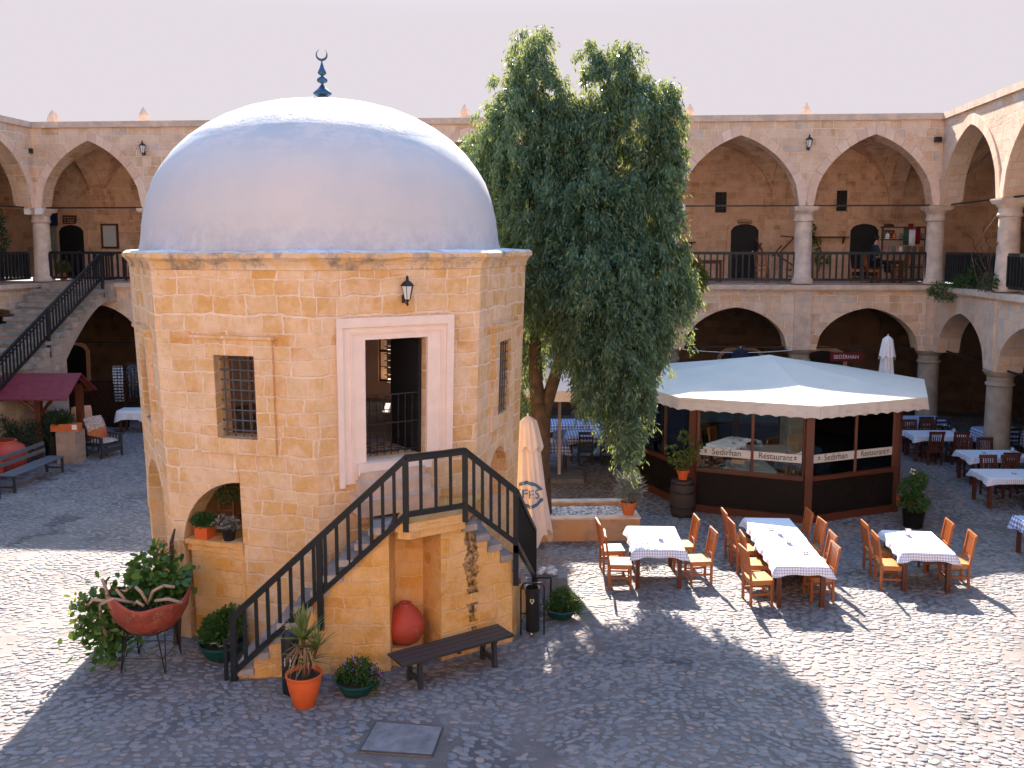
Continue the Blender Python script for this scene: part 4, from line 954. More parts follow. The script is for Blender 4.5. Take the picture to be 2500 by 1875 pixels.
# ================================================================ UMBRELLAS
def closed_umbrella(name, label, loc, z0, z1, rb, mat, logo=False, pole_=True, seed=2, lean=(0, 0), group=None):
    r_ = thing(name, label, 'umbrella', loc); n = 96; H_ = z1-z0; rg = random.Random(seed); ph = [rg.uniform(0, 6) for _ in range(6)]
    def prof(q, a):   # q 0 bottom .. 1 top
        base = rb*(1-.62*q**1.15) if q < .97 else rb*.36*(1-(q-.97)/.03*.75)
        f = 1+.16*math.sin(8*a+ph[0])*(1-q*.7)+.07*math.sin(13*a+ph[1]+q*3)+.06*math.sin(5*a+ph[2]-q*2)
        return base*f
    mb = MB(); vs = []; fs = []; rows = 30
    for i in range(rows+1):
        q = i/rows
        for k in range(n):
            a = 2*PI*k/n; r2 = prof(q, a); dz = (.13*math.sin(4*a+ph[3])+.06*math.sin(9*a+ph[4]))*(1-q)**6
            vs.append((r2*math.cos(a)+lean[0]*q, r2*math.sin(a)+lean[1]*q, z0+H_*q+dz))
    for i in range(rows):
        for k in range(n): fs.append((i*n+k, i*n+(k+1) % n, (i+1)*n+(k+1) % n, (i+1)*n+k))
    fs.append(tuple(rows*n+k for k in range(n))); mb.add(vs, fs); cn = mb.build('canopy', mat, r_, smooth=True)
    mb = MB(); vs = []; fs = []
    for i in range(9):   # vent flap over the shoulders
        q = .74+.25*i/8
        for k in range(n):
            a = 2*PI*k/n; r2 = prof(q, a+.15)*1.0+(.055*(1-i/8)+.012); dz = .07*math.sin(6*a+ph[5])*(1-i/8)
            vs.append((r2*math.cos(a)+lean[0]*q, r2*math.sin(a)+lean[1]*q, z0+H_*q+dz))
    for i in range(8):
        for k in range(n): fs.append((i*n+k, i*n+(k+1) % n, (i+1)*n+(k+1) % n, (i+1)*n+k))
    mb.add(vs, fs).build('vent_flap', mat, cn, smooth=True)
    if pole_: MB().tube([(0, 0, 0), (lean[0], lean[1], z1+.06)], .024, 10).build('pole', M_METAL, r_)
    return r_, prof, z0, H_, lean
def text_curve(body, size, mat, name='lettering'):
    cu = bpy.data.curves.new('tmp', 'FONT'); cu.body = body; cu.size = size; cu.align_x = 'CENTER'; cu.align_y = 'CENTER'; cu.resolution_u = 3
    o = bpy.data.objects.new('tmp', cu); COL.objects.link(o); dg = bpy.context.evaluated_depsgraph_get(); me = bpy.data.meshes.new_from_object(o.evaluated_get(dg))
    V = [v.co.copy() for v in me.vertices]; F = [tuple(p.vertices) for p in me.polygons]; bpy.data.objects.remove(o); bpy.data.curves.remove(cu); bpy.data.meshes.remove(me)
    return V, F
def text_flat(body, size, origin, xd, parent, mat, name='lettering', sx=1.0, extra=None, t_=.004, world=True):
    V, F = text_curve(body, size, mat); xd = Vector(xd).normalized(); up = Vector((0, 0, 1)); nrm = xd.cross(up); mb = MB()
    mb.add([Vector(origin)+xd*(v.x*sx)+up*v.y+nrm*t_ for v in V], F)
    if extra: extra(mb, Vector(origin)+nrm*t_, xd, up)
    return mb.build(name, mat, parent, world)
CU = Vector((.42, 18.2, 0))
ztop = PY(1290, 1016, CU.y).z; zbot = PY(1300, 1305, CU.y).z
cu_, cprof, cz0, cH, clean = closed_umbrella('closed_umbrella', 'closed cream umbrella with faded blue lettering beside the domed pavilion', CU, zbot, ztop, .34, M_CANVAS, seed=3, lean=(-.10, 0))
M_BLUE = plain('faded_blue_print', (.08, .19, .34), .8, .3, 6)
def wrap(V, F, a0, zc, nm):
    mb = MB(); out_ = []
    for v in V:
        z = zc+v.y; q = min(1, max(0, (z-cz0)/cH)); a = a0+v.x/.27; r2 = cprof(q, a)+.012
        out_.append((r2*math.cos(a)+clean[0]*q, r2*math.sin(a)+clean[1]*q, z))
    mb.add(out_, F); return mb.build(nm, M_BLUE, cu_)
Vt, Ft = text_curve('EFES', .26, M_BLUE); wrap(Vt, Ft, -PI/2-.25, cz0+.90, 'lettering')
def arcband(r0, r1, a0, a1, n=20):
    V = []; F = []
    for i in range(n+1):
        a = R(a0+(a1-a0)*i/n); V += [Vector((r0*math.cos(a), r0*.75*math.sin(a), 0)), Vector((r1*math.cos(a), r1*.85*math.sin(a), 0))]
    return V, [(2*i, 2*i+1, 2*i+3, 2*i+2) for i in range(n)]
for a0, a1 in ((20, 160), (200, 340)):
    V_, F_ = arcband(.27, .32, a0, a1); wrap(V_, F_, -PI/2-.25, cz0+.90, 'emblem')
# weighted base beside it
t = thing('umbrella_base', 'square concrete base heaped with white stones between railing end and sunlit cobbles', 'umbrella base', (.72, 16.35, 0))
MB().box(-.28, .28, -.28, .28, 0, .28).build('block', M_CONC, t); tag(pebbles('stones', [(.5, 16.15), (.8, 16.15), (.8, 16.5), (.5, 16.5)], .31, 60, .06, M_PEB, t), kind='stuff')
t = thing('metal_rack', 'small black metal frame stand behind the black litter bin', 'rack', (.55, 15.35, 0))
mb = MB()
for x in (-.12, .12):
    mb.beam((x, 0, 0), (x, 0, .55), .03, .03)
mb.beam((-.12, 0, .55), (.12, 0, .55), .03, .03); mb.build('frame', M_BLACK, t)
# far closed white umbrella behind the kiosk
pu = PY(2168, 820, 27.6); closed_umbrella('closed_umbrella', 'closed white umbrella standing behind the glass kiosk roof', (pu.x, 27.6, 0), 1.0, pu.z, .30, M_WHITE, seed=8)
# open parasol behind the tree
OU = Vector((1.27, 24.28, 0)); t = thing('open_umbrella', 'open cream parasol with white pole standing behind the tree', 'umbrella', OU)
MB().tube([(0, 0, .1), (0, 0, 3.55)], .045, 10).build('pole', M_CANVAS, t); mb = MB(); n = 8; vs = [(0, 0, 3.55)]+[(2.35*math.cos(2*PI*k/n+.39), 2.35*math.sin(2*PI*k/n+.39), 2.72) for k in range(n)]+[(2.35*math.cos(2*PI*k/n+.39), 2.35*math.sin(2*PI*k/n+.39), 2.46) for k in range(n)]
mb.add(vs, [(0, 1+k, 1+(k+1) % n) for k in range(n)]+[(1+k, 9+k, 9+(k+1) % n, 1+(k+1) % n) for k in range(n)]); mb.build('canopy', M_CANVAS, t)
mb = MB()
for k in range(n): mb.beam((0, 0, 3.45), (2.3*math.cos(2*PI*k/n+.39), 2.3*math.sin(2*PI*k/n+.39), 2.68), .03, .03)
mb.build('ribs', M_BROWN, t)
MB().box(-.62, .62, -.55, .55, 0, .12).build('base', M_CONC, t)

# ================================================================ GLASS KIOSK
KC = Vector((6.64, 23.60)); KR = 3.36
kio = thing('restaurant_kiosk', 'octagonal glazed wooden restaurant kiosk with lattice base and white awning roof', 'kiosk', (KC.x, KC.y, 0))
def KV(k, r=KR): a = R(45*k); return Vector((KC.x+r*math.sin(a), KC.y-r*math.cos(a)))
def kpt(k, u, z, out_=0.0):
    a, b = KV(k), KV(k+1); d = (b-a).normalized(); o_ = Vector((d.y, -d.x)); p = a+d*u+o_*out_; return Vector((p.x, p.y, z))
KS = 2*KR*math.sin(R(22.5)); ZB = 1.03; ZG = 2.62; M_LATTW = plain('dark_lattice_strips', (.030, .020, .016), .6, .3, 10)
for k in range(-4, 4):
    p = KV(k); MB().beam((p.x, p.y, 0), (p.x, p.y, ZG+.05), .17, .17, (math.sin(R(45*k)), -math.cos(R(45*k)), 0)).build('post', M_BROWN, kio, True)
for k in range(-4, 4):
    front = k in (-2, -1, 0, 1)
    pn = MB().beam(kpt(k, .08, .5), kpt(k, KS-.08, .5), .04, .96).build('base_panel', M_LATT, kio, True)
    mb = MB(); mb.beam(kpt(k, .08, .09, .04), kpt(k, KS-.08, .09, .04), .06, .18); mb.beam(kpt(k, .08, ZB, .03), kpt(k, KS-.08, ZB, .03), .12, .09); mb.beam(kpt(k, .08, ZG, .02), kpt(k, KS-.08, ZG, .02), .08, .1)
    mb.build('rails', M_BROWN, kio, True)
    if front:
        mb = MB(); s_ = .075; n = int((KS+.8)/s_)
        for i in range(n):
            for sg in (1, -1):
                u0 = .1+i*s_-(.78 if sg == 1 else 0); u1 = u0+.78*sg*1.0 if sg == 1 else u0-.78
                a, b = (u0, .19), (u1, .97)
                if sg == 1: pass
                # clip to the panel
                def clip(a, b):
                    (x0, z0), (x1, z1) = a, b
                    if x0 == x1: return None
                    lo_, hi_ = .09, KS-.09
                    if max(x0, x1) < lo_ or min(x0, x1) > hi_: return None
                    def at(x): return z0+(z1-z0)*(x-x0)/(x1-x0)
                    nx0, nx1 = min(max(x0, lo_), hi_), min(max(x1, lo_), hi_); return (nx0, at(nx0)), (nx1, at(nx1))
                c_ = clip(a, b)
                if c_ and abs(c_[0][0]-c_[1][0]) > .03: mb.beam(kpt(k, c_[0][0], c_[0][1], .028 if sg == 1 else .034), kpt(k, c_[1][0], c_[1][1], .028 if sg == 1 else .034), .006, .016, kpt(k, 0, 0, 1)-kpt(k, 0, 0, 0))
        mb.build('lattice', M_LATTW, pn, True)
    mid = KS*.52
    mb = MB()
    for u in (.10, mid, KS-.10): mb.beam(kpt(k, u, ZB), kpt(k, u, ZG), .06, .06)
    mb.build('mullion', M_BROWN, kio, True)
    for ua, ub in ((.14, mid-.03), (mid+.03, KS-.14)):
        gl = MB().beam(kpt(k, ua, (ZB+ZG)/2), kpt(k, ub, (ZB+ZG)/2), .008, ZG-ZB-.06).build('window_pane', M_GLASS, kio, True)
M_FROST = plain('frosted_sign_film', (.62, .60, .56), .6, .1, 3)
for k in (-1, 0):
    d = (KV(k+1)-KV(k)).normalized(); mid = KS*.52
    for (ua, ub, txt) in ((.14, mid-.03, 'Sedirhan'), (mid+.03, KS-.14, 'Restaurant')):
        bd = MB().beam(kpt(k, ua, 1.47, .012), kpt(k, ub, 1.47, .012), .006, .19).build('sign_band', M_FROST, kio, True)
        def leafmark(mb, o_, xd, up, s=(1 if txt == 'Restaurant' else -1), L=(ub-ua)/2-.1):
            for dz, ln in ((.022, .075), (-.022, .06)):
                c = o_+xd*(s*L)+up*dz; mb.add([c-xd*ln*.5, c+up*.022+xd*.01, c+xd*ln*.5, c-up*.018], [(0, 1, 2, 3)])
        text_flat(txt, .20, kpt(k, (ua+ub)/2+(.04 if txt == 'Sedirhan' else -.04), 1.475, .02), (d.x, d.y, 0), bd, M_TEXT, sx=.98 if txt == 'Sedirhan' else .86, extra=leafmark)
# awning roof
zpk = PY(1900, 866, KC.y).z; RR_ = 4.02; zr = 2.80
def m_awn():
    m = NT('awning_canvas'); ob = m.obj(); c = m.mix(m.ramp(m.noise(ob, .8, 5, .6), [(.4, 0.0), (.7, 1.0)]), (.72, .66, .58), (.64, .59, .53)); zz = m.sep(ob)[2]
    mp = m.n('ShaderNodeMapping'); m.l(ob, mp.inputs[0]); mp.inputs['Scale'].default_value = (3, 3, 12); mr = m.n('ShaderNodeMapRange'); m.l(zz, mr.inputs[0]); mr.inputs[1].default_value = 2.9; mr.inputs[2].default_value = 2.7
    c = m.mix(m.math('MULTIPLY', mr.outputs[0], m.ramp(m.noise(mp.outputs[0], 1.3, 6, .7), [(.52, 0.0), (.68, .6)])), c, (.42, .32, .22))
    m.l(c, m.b.inputs['Base Color']); m.b.inputs['Roughness'].default_value = .7; m.b.inputs['Specular IOR Level'].default_value = .25; m.bump(m.noise(ob, 1.2, 3), .35, .08)
    t = m.n('ShaderNodeBsdfTranslucent'); t.inputs[0].default_value = (.75, .55, .40, 1); mx = m.n('ShaderNodeMixShader'); mx.inputs[0].default_value = .22; m.l(m.b.outputs[0], mx.inputs[1]); m.l(t.outputs[0], mx.inputs[2]); m.l(mx.outputs[0], m.out.inputs[0]); return m.m
M_AWN2 = m_awn()
mb = MB(); vs = []; fs = []; NR = 12; NU = 10
for i in range(NR+1):
    q = i/NR
    for k in range(8):
        for j in range(NU):
            a, b = KV(k, 1), KV(k+1, 1); p = (a.lerp(b, j/NU)-KC)*RR_*q
            z = zpk-(zpk-zr)*(q**.92); z -= .045*math.sin(PI*q)*math.sin(PI*j/NU)
            vs.append((KC.x+p.x, KC.y+p.y, z))
nn8 = 8*NU
for i in range(NR):
    for k in range(nn8): fs.append((i*nn8+k, i*nn8+(k+1) % nn8, (i+1)*nn8+(k+1) % nn8, (i+1)*nn8+k))
mb.add(vs, fs); mb.build('awning', M_AWN2, kio, True)
mb = MB(); vs = []; fs = []; NQ = 60
for k in range(8):
    for j in range(NQ+1):
        a, b = KV(k, RR_), KV(k+1, RR_); p = a.lerp(b, j/NQ); d = (p-KC).normalized(); w_ = .015*math.sin(j*.9+k)
        vs += [(p.x, p.y, zr), (p.x+d.x*(.03+w_), p.y+d.y*(.03+w_), zr-.29+.032*abs(math.sin(PI*j/NQ*10)))]
m8 = 8*(NQ+1)
for i in range(m8-1): fs.append((2*i, 2*i+1, 2*i+3, 2*i+2))
mb.add(vs, fs); mb.build('valance', M_AWN2, kio, True)
mb = MB(); 
for k in range(8): p = KV(k, RR_-.05); mb.beam((KC.x, KC.y, zpk-.06), (p.x, p.y, zr-.04), .05, .05); p = KV(k, RR_-.05); q_ = KV(k+1, RR_-.05); mb.beam((p.x, p.y, zr-.05), (q_.x, q_.y, zr-.05), .04, .04)
mb.build('roof_frame', M_BROWN, kio, True)
t = thing('stone_pillar', 'square sandstone pillar seen through the kiosk glass', 'pillar', (7.9, 25.2, 0)); MB().box(-.35, .35, -.35, .35, 0, 2.5).build('shaft', M_FAR, t); MB().box(-.45, .45, -.45, .45, 0, .5).build('plinth', M_FAR, t)
# ================================================================ TABLES AND CHAIRS
def make_chair(label, loc=(0, 0, 0), rz=0, cat='chair', fm=None, sm=None, group=None, ladder=False):
    fm = fm or M_CHAIR; sm = sm or M_SEATW; t = thing('wooden_chair', label, cat, loc, rz, group)
    s = MB(); s.box(-.215, .215, -.20, .22, .435, .46); s.box(-.20, .20, -.185, -.16, .37, .434); s.box(-.20, .20, .18, .205, .37, .434); s.box(-.205, -.18, -.16, .18, .37, .434); s.box(.18, .205, -.16, .18, .37, .434)
    s.build('seat', sm, t)
    b = MB()
    for x in (-.19, .19): b.beam((x, -.19, .44), (x, -.27, .97), .04, .04, (0, 1, 0))
    b.beam((-.225, -.275, .955), (.225, -.275, .955), .028, .085); b.beam((-.19, -.212, .56), (.19, -.212, .56), .022, .05)
    if ladder:
        for z in (.68, .82): b.beam((-.19, -.212-(z-.56)*.15, z), (.19, -.212-(z-.56)*.15, z), .02, .06)
    else:
        for i in range(6): x = -.145+.058*i; b.beam((x, -.214, .57), (x, -.272, .93), .026, .014, (0, 1, 0))
    b.build('backrest', fm, t)
    for x, y in ((-.19, .195), (.19, .195), (-.19, -.185), (.19, -.185)): MB().beam((x, y, 0), (x, y, .435), .042, .042, (0, 1, 0)).build('leg', fm, t)
    q = MB(); q.beam((-.19, -.185, .2), (-.19, .195, .2), .022, .035); q.build('stretcher', fm, t)
    q = MB(); q.beam((.19, -.185, .2), (.19, .195, .2), .022, .035); q.build('stretcher', fm, t)
    q = MB(); q.beam((-.19, .195, .17), (.19, .195, .17), .022, .035); q.build('stretcher', fm, t)
    return t
def make_table(label, loc, rz, wx, wy, fm=None, group=None):
    fm = fm or M_BROWN; t = thing('wooden_table', label, 'table', loc, rz, group)
    MB().box(-wx/2, wx/2, -wy/2, wy/2, .715, .75).build('tabletop', fm, t)
    q = MB()
    for s_ in (-1, 1):
        q.box(-wx/2+.06, wx/2-.06, s_*(wy/2-.07)-.012, s_*(wy/2-.07)+.012, .63, .714); q.box(s_*(wx/2-.07)-.012, s_*(wx/2-.07)+.012, -wy/2+.09, wy/2-.09, .63, .714)
    q.build('apron', fm, t)
    for x in (-1, 1):
        for y in (-1, 1): MB().beam((x*(wx/2-.07), y*(wy/2-.07), 0), (x*(wx/2-.07), y*(wy/2-.07), .714), .075, .075, (0, 1, 0)).build('leg', fm, t)
    return t
def make_cloth(label, loc, rz, wx, wy, mat, drop=.14, seed=1, group=None):
    rg = random.Random(seed); per = []; n = 14
    def edge(ax, ay, bx, by, m):
        for i in range(m): per.append((ax+(bx-ax)*i/m, ay+(by-ay)*i/m))
    hx, hy = wx/2+.008, wy/2+.008; m1 = 16; m2 = 22
    edge(-hx, -hy, hx, -hy, m1); edge(hx, -hy, hx, hy, m2); edge(hx, hy, -hx, hy, m1); edge(-hx, hy, -hx, -hy, m2)
    V = []; F = []; UV = []; N_ = len(per); c0 = 0; ph = rg.uniform(0, 6)
    V.append((0, 0, .762)); UV.append((0, 0))
    for (x, y) in per: V.append((x, y, .760)); UV.append((x, y))
    lvl = 4
    for l in range(1, lvl+1):
        q = l/lvl
        for i, (x, y) in enumerate(per):
            cd_ = min(math.hypot(abs(x)-hx, abs(y)-hy)/.16, 1); dr = drop*(1+.32*(1-cd_))*q; fl = (.012+.030*q*(1+math.sin(i*.9+ph)*.6)+.05*(1-cd_)*q)
            nx = (1 if x > hx-.001 else -1 if x < -hx+.001 else 0); ny = (1 if y > hy-.001 else -1 if y < -hy+.001 else 0)
            V.append((x+nx*fl, y+ny*fl, .760-dr)); UV.append((x+nx*dr, y+ny*dr))
    for i in range(N_): F.append((0, 1+i, 1+(i+1) % N_))
    for l in range(lvl):
        for i in range(N_): a = 1+l*N_+i; b = 1+l*N_+(i+1) % N_; F.append((a, a+N_, b+N_, b))
    me = bpy.data.meshes.new('tablecloth'); me.from_pydata(V, [], F); me.materials.append(mat); uv = me.uv_layers.new(name='UVMap')
    for p in me.polygons:
        p.use_smooth = len(p.vertices) == 4
        for li in p.loop_indices: uv.data[li].uv = UV[me.loops[li].vertex_index]
    o = bpy.data.objects.new('tablecloth', me); COL.objects.link(o); o.location = loc; o.rotation_euler = (0, 0, rz)
    return tag(o, label, 'tablecloth', group)
def napkins(label, loc, rz=0, group='napkin holders on the tables'):
    t = thing('napkin_holder', label, 'napkin holder', loc, rz, group); MB().box(-.045, .045, -.03, .03, 0, .13).build('case', M_METAL, t)
    MB().box(-.03, .03, -.034, -.0305, .02, .11).build('napkins', M_WHITE, t); return t
def ashtray(label, loc, group='ashtrays on the tables'):
    o = MB().lathe([(.04, 0), (.055, .012), (.055, .03), (.046, .03), (.04, .012), (.001, .01)], 20, capb=True).build('ashtray', M_METAL, None, smooth=True, angle=40); o.location = loc; return tag(o, label, 'ashtray', group)
TABS = [('leftmost sunlit', (2.70, 16.90), -.035, .90, 1.38, 1), ('middle near', (5.03, 16.02), -.05, .88, 1.40, 2), ('middle far', (5.12, 17.46), -.05, .88, 1.36, 3), ('rightmost sunlit', (7.55, 16.66), -.11, .90, 1.28, 4)]
DESC = {'leftmost sunlit': 'the leaf dappled table nearest the planter', 'middle near': 'the nearer of the middle sunlit pair', 'middle far': 'the farther of the middle sunlit pair', 'rightmost sunlit': 'the single sunlit table at right'}
for nm, c, rz, wx, wy, sd in TABS:
    make_table('brown wooden table under a checked cloth, '+DESC[nm], (c[0], c[1], 0), rz, wx, wy, group='tables set out on the sunlit cobbles')
    make_cloth('white and blue checked tablecloth on '+DESC[nm], (c[0], c[1], 0), rz, wx, wy, M_CLOTH, seed=sd, group='cloths on the sunlit tables')
CH = make_chair('varnished slatted chair on the left of the leftmost sunlit table, farther from camera', (1.92, 17.22, 0), -PI/2+.08, group='varnished chairs round the sunlit tables')
chairs = [((1.98, 16.45), -PI/2-.05, 'varnished slatted chair on the left of the leftmost sunlit table, nearer the camera'),
          ((3.32, 17.45), PI/2+.05, 'varnished slatted chair right of the leftmost sunlit table, farther from camera'),
          ((3.48, 16.62), PI/2+.10, 'varnished slatted chair pulled out from the leftmost sunlit table, its seat catching the sun'),
          ((4.50, 17.88), -PI/2, 'varnished slatted chair, farthest on the left side of the middle table pair'),
          ((4.48, 17.22), -PI/2+.05, 'varnished slatted chair, second from the far end on the left of the middle pair'),
          ((4.50, 16.42), -PI/2-.04, 'varnished slatted chair, third along the left side of the middle table pair'),
          ((4.32, 15.66), -PI/2+.12, 'varnished slatted chair pulled out at the near left of the middle pair, seat sunlit'),
          ((5.66, 17.90), PI/2, 'varnished slatted chair, farthest on the right side of the middle table pair'),
          ((5.70, 17.25), PI/2+.05, 'varnished slatted chair, second from the far end on the right of the middle pair'),
          ((5.62, 16.45), PI/2-.03, 'varnished slatted chair, third along the right side of the middle table pair'),
          ((5.45, 15.80), PI/2+.03, 'varnished slatted chair tucked deep under the near right of the middle pair'),
          ((7.00, 17.10), -PI/2-.06, 'varnished slatted chair on the left of the rightmost sunlit table, farther from camera'),
          ((6.93, 16.38), -PI/2-.10, 'varnished slatted chair on the left of the rightmost sunlit table, nearer the camera'),
          ((8.12, 17.22), PI/2-.12, 'varnished slatted chair on the right of the rightmost sunlit table, farther from camera'),
          ((8.20, 16.50), PI/2-.14, 'varnished slatted chair on the right of the rightmost sunlit table, nearer the camera')]
for (x, y), rz, lb in chairs: copy_tree(CH, (x, y, 0), rz, lb)
napkins('steel napkin holder on the dappled leftmost sunlit table', (2.78, 16.75, .762)); napkins('steel napkin holder on the farther middle table', (5.10, 17.05, .762)); napkins('steel napkin holder on the nearer middle table', (5.12, 16.55, .762)); napkins('steel napkin holder on the rightmost sunlit table', (7.52, 17.0, .762))
ashtray('round glass ashtray behind the napkin holder on the leftmost sunlit table', (2.80, 17.08, .762)); ashtray('round ashtray on the farther middle table', (5.02, 17.35, .762)); ashtray('round ashtray on the nearer middle table', (5.25, 15.95, .762))
# shaded tables by the right wing
SH = make_chair('shaded brown slatted chair, left one in front of the second table under the right wing', (12.05, 25.95, 0), 0, fm=M_BROWN, sm=M_BROWN, group='brown chairs round the shaded tables at right')
LAD = make_chair('dark ladder back chair, left one in front of the farthest shaded table', (12.75, 28.2, 0), 0, fm=M_DARKWOOD, sm=M_DARKWOOD, ladder=True, group='dark ladder back chairs')
copy_tree(LAD, (13.25, 28.2, 0), 0, 'dark ladder back chair, right one in front of the farthest shaded table')
RT = [('farthest shaded table beside the corner column', (13.0, 29.0), 1.35, .8, M_CLOTH2), ('second shaded table from the back, right of the kiosk', (12.42, 26.6), 1.5, .85, M_CLOTH), ('third shaded table, touching the near round column', (12.75, 23.95), 1.55, .85, M_CLOTH), ('nearest shaded table at the right edge', (12.15, 21.8), 1.65, .9, M_CLOTH)]
for i, (ds_, c, wx, wy, mt) in enumerate(RT):
    make_table('dark brown table, the '+ds_, (c[0], c[1], 0), -.02, wx, wy, group='shaded tables by the right wing'); make_cloth('pale cloth on the '+ds_, (c[0], c[1], 0), -.02, wx, wy, mt, drop=.14, seed=20+i, group='cloths on the shaded tables')
for x, y, rz, lb in ((12.75, 25.95, 0, 'shaded brown slatted chair, right one in front of the second table under the right wing'), (12.05, 27.25, PI, 'tan backed chair, left one behind the second shaded table'), (12.6, 27.25, PI, 'tan backed chair, right one behind the second shaded table'),
                     (12.75, 23.3, 0, 'brown slatted chair, left one in front of the third shaded table'), (13.3, 23.3, 0, 'brown slatted chair, right one in front of the third shaded table'), (12.45, 24.65, PI, 'brown slatted chair, left one behind the third shaded table'), (13.0, 24.62, PI, 'brown slatted chair, right one behind the third shaded table'),
                     (12.0, 22.5, PI, 'sunnier tan slatted chair, left one behind the nearest shaded table'), (12.55, 22.5, PI, 'brown slatted chair, right one behind the nearest shaded table'), (12.35, 21.1, 0, 'brown slatted chair in front of the nearest shaded table at the right edge')):
    copy_tree(SH, (x, y, 0), rz, lb)
ashtray('dark ashtray on the nearest shaded table', (12.1, 21.75, .762)); ashtray('dark ashtray on the third shaded table', (12.5, 23.95, .762))
napkins('white napkin holder on the second shaded table', (13.0, 26.7, .762)); napkins('white napkin holder on the third shaded table', (13.35, 24.15, .762))
gm = thing('wooden_table', 'dark table with blue gingham cloth at the very right edge', 'table', (10.65, 17.9, 0)); 
MB().box(-.4, .4, -.4, .4, .715, .75).build('tabletop', M_BROWN, gm)
for x in (-.32, .32):
    for y in (-.32, .32): MB().beam((x, y, 0), (x, y, .714), .07, .07, (0, 1, 0)).build('leg', M_BROWN, gm)
make_cloth('blue and white gingham cloth just entering at the right edge', (10.65, 17.9, 0), 0, .82, .82, M_CLOTH2, drop=.22, seed=31)
for i, (x, y, ds_) in enumerate(((14.3, 22.3, 'inside the right arcade behind the round column'), (14.6, 27.2, 'deep inside the right arcade beyond the corner'),)):
    make_table('table with gingham cloth '+ds_, (x, y, 0), 0, 1.2, .8); make_cloth('blue gingham cloth on the table '+ds_, (x, y, 0), 0, 1.2, .8, M_CLOTH2, drop=.4, seed=40+i)
    copy_tree(LAD, (x-.1, y-.75, 0), 0, 'dark ladder back chair at the gingham table '+ds_)
# tables behind the tree and in the kiosk
BT = [('behind the tree, right of the parasol pole', (2.4, 26.6), 1.5), ('just left of the parasol pole base behind the tree', (1.05, 25.3), 1.0), ('behind the tree farthest back', (1.9, 28.4), 1.5)]
for i, (ds_, c, wx) in enumerate(BT):
    make_table('dark table with blue gingham cloth '+ds_, (c[0], c[1], 0), 0, wx, .85); make_cloth('blue gingham cloth on the table '+ds_, (c[0], c[1], 0), 0, wx, .85, M_CLOTH2, drop=.2, seed=50+i)
for x, y, lb in ((2.1, 25.9, 'left'), (2.75, 25.9, 'right')): copy_tree(LAD, (x, y, 0), 0, 'dark ladder back chair, %s one, at the gingham table behind the tree' % lb)
napkins('white napkin holder on the gingham table beside the parasol pole', (1.1, 25.3, .762))
KT = [('left inside the kiosk', (6.0, 22.6), .9, 1.2), ('right inside the kiosk', (8.2, 22.9), 1.5, .8), ('back inside the kiosk', (7.0, 24.6), 1.2, .8)]
KCH = make_chair('tan slatted chair inside the kiosk, right of the left inner table', (6.75, 22.3, 0), PI/2, group='tan chairs inside the kiosk')
for i, (ds_, c, wx, wy) in enumerate(KT):
    make_table('brown table with white checked cloth '+ds_, (c[0], c[1], 0), 0, wx, wy); make_cloth('white checked cloth on the table '+ds_, (c[0], c[1], 0), 0, wx, wy, M_CLOTH, drop=.2, seed=60+i)
for x, y, rz, lb in ((6.75, 22.9, PI/2, 'farther one right of the left table'), (5.3, 22.4, -PI/2, 'at the left of the left inner table'), (8.0, 23.6, PI, 'left one behind the right inner table'), (8.6, 23.6, PI, 'right one behind the right inner table'), (7.7, 22.2, 0, 'in front of the right inner table')):
    copy_tree(KCH, (x, y, 0), rz, 'tan slatted chair inside the kiosk, '+lb)

# ================================================================ BESIDE THE PAVILION
def at(name, label, cat, p, rz=0, group=None): return thing(name, label, cat, (p[0], p[1], p[2] if len(p) > 2 else 0), rz, group)
t = at('bench', 'long black slatted wooden bench in front of the stair niche', 'bench', (-.87, 12.90, 0), R(33.5))
s = MB()
for i in range(4): s.box(-.93, .93, -.235+.12*i, -.125+.12*i, .425, .46)
for x in (-.62, 0, .62): s.box(x-.03, x+.03, -.21, .21, .385, .424)
s.build('seat', M_DARKWOOD, t)
for x in (-.62, .62):
    for y in (-.15, .15): MB().beam((x, y*1.15, 0), (x, y, .385), .07, .06, (1, 0, 0)).build('leg', M_DARKWOOD, t)
    MB().beam((x, -.16, .12), (x, .16, .12), .05, .06).build('stretcher', M_DARKWOOD, t)
jp = P1+(P2-P1).normalized()*.13+nn*.36
t = at('clay_jar', 'big rounded red clay jar standing in the niche under the stair landing', 'jar', (jp.x, jp.y, .28), 0)
m = NT('worn_red_clay'); ob = m.obj(); c = m.mix(m.ramp(m.noise(ob, 3, 6, .65), [(.35, 0.0), (.65, 1.0)]), (.48, .045, .02), (.33, .06, .03)); c = m.mix(m.ramp(m.noise(ob, 8, 7, .7), [(.58, 0.0), (.72, .5)]), c, (.5, .30, .22)); m.l(c, m.b.inputs['Base Color']); m.b.inputs['Roughness'].default_value = .65; m.bump(m.noise(ob, 7, 6, .7), .5, .02); M_REDCLAY = m.m
MB().lathe([(.14, 0), (.22, .05), (.29, .17), (.305, .27), (.28, .38), (.21, .49), (.13, .565), (.09, .585), (.10, .61), (.06, .61), (.05, .57)], 32, capb=True, wob=.03).build('body', M_REDCLAY, t, smooth=True)
MB().box(-.25, .25, -.25, .25, -.28, 0).build('plinth', M_STAIR, t)
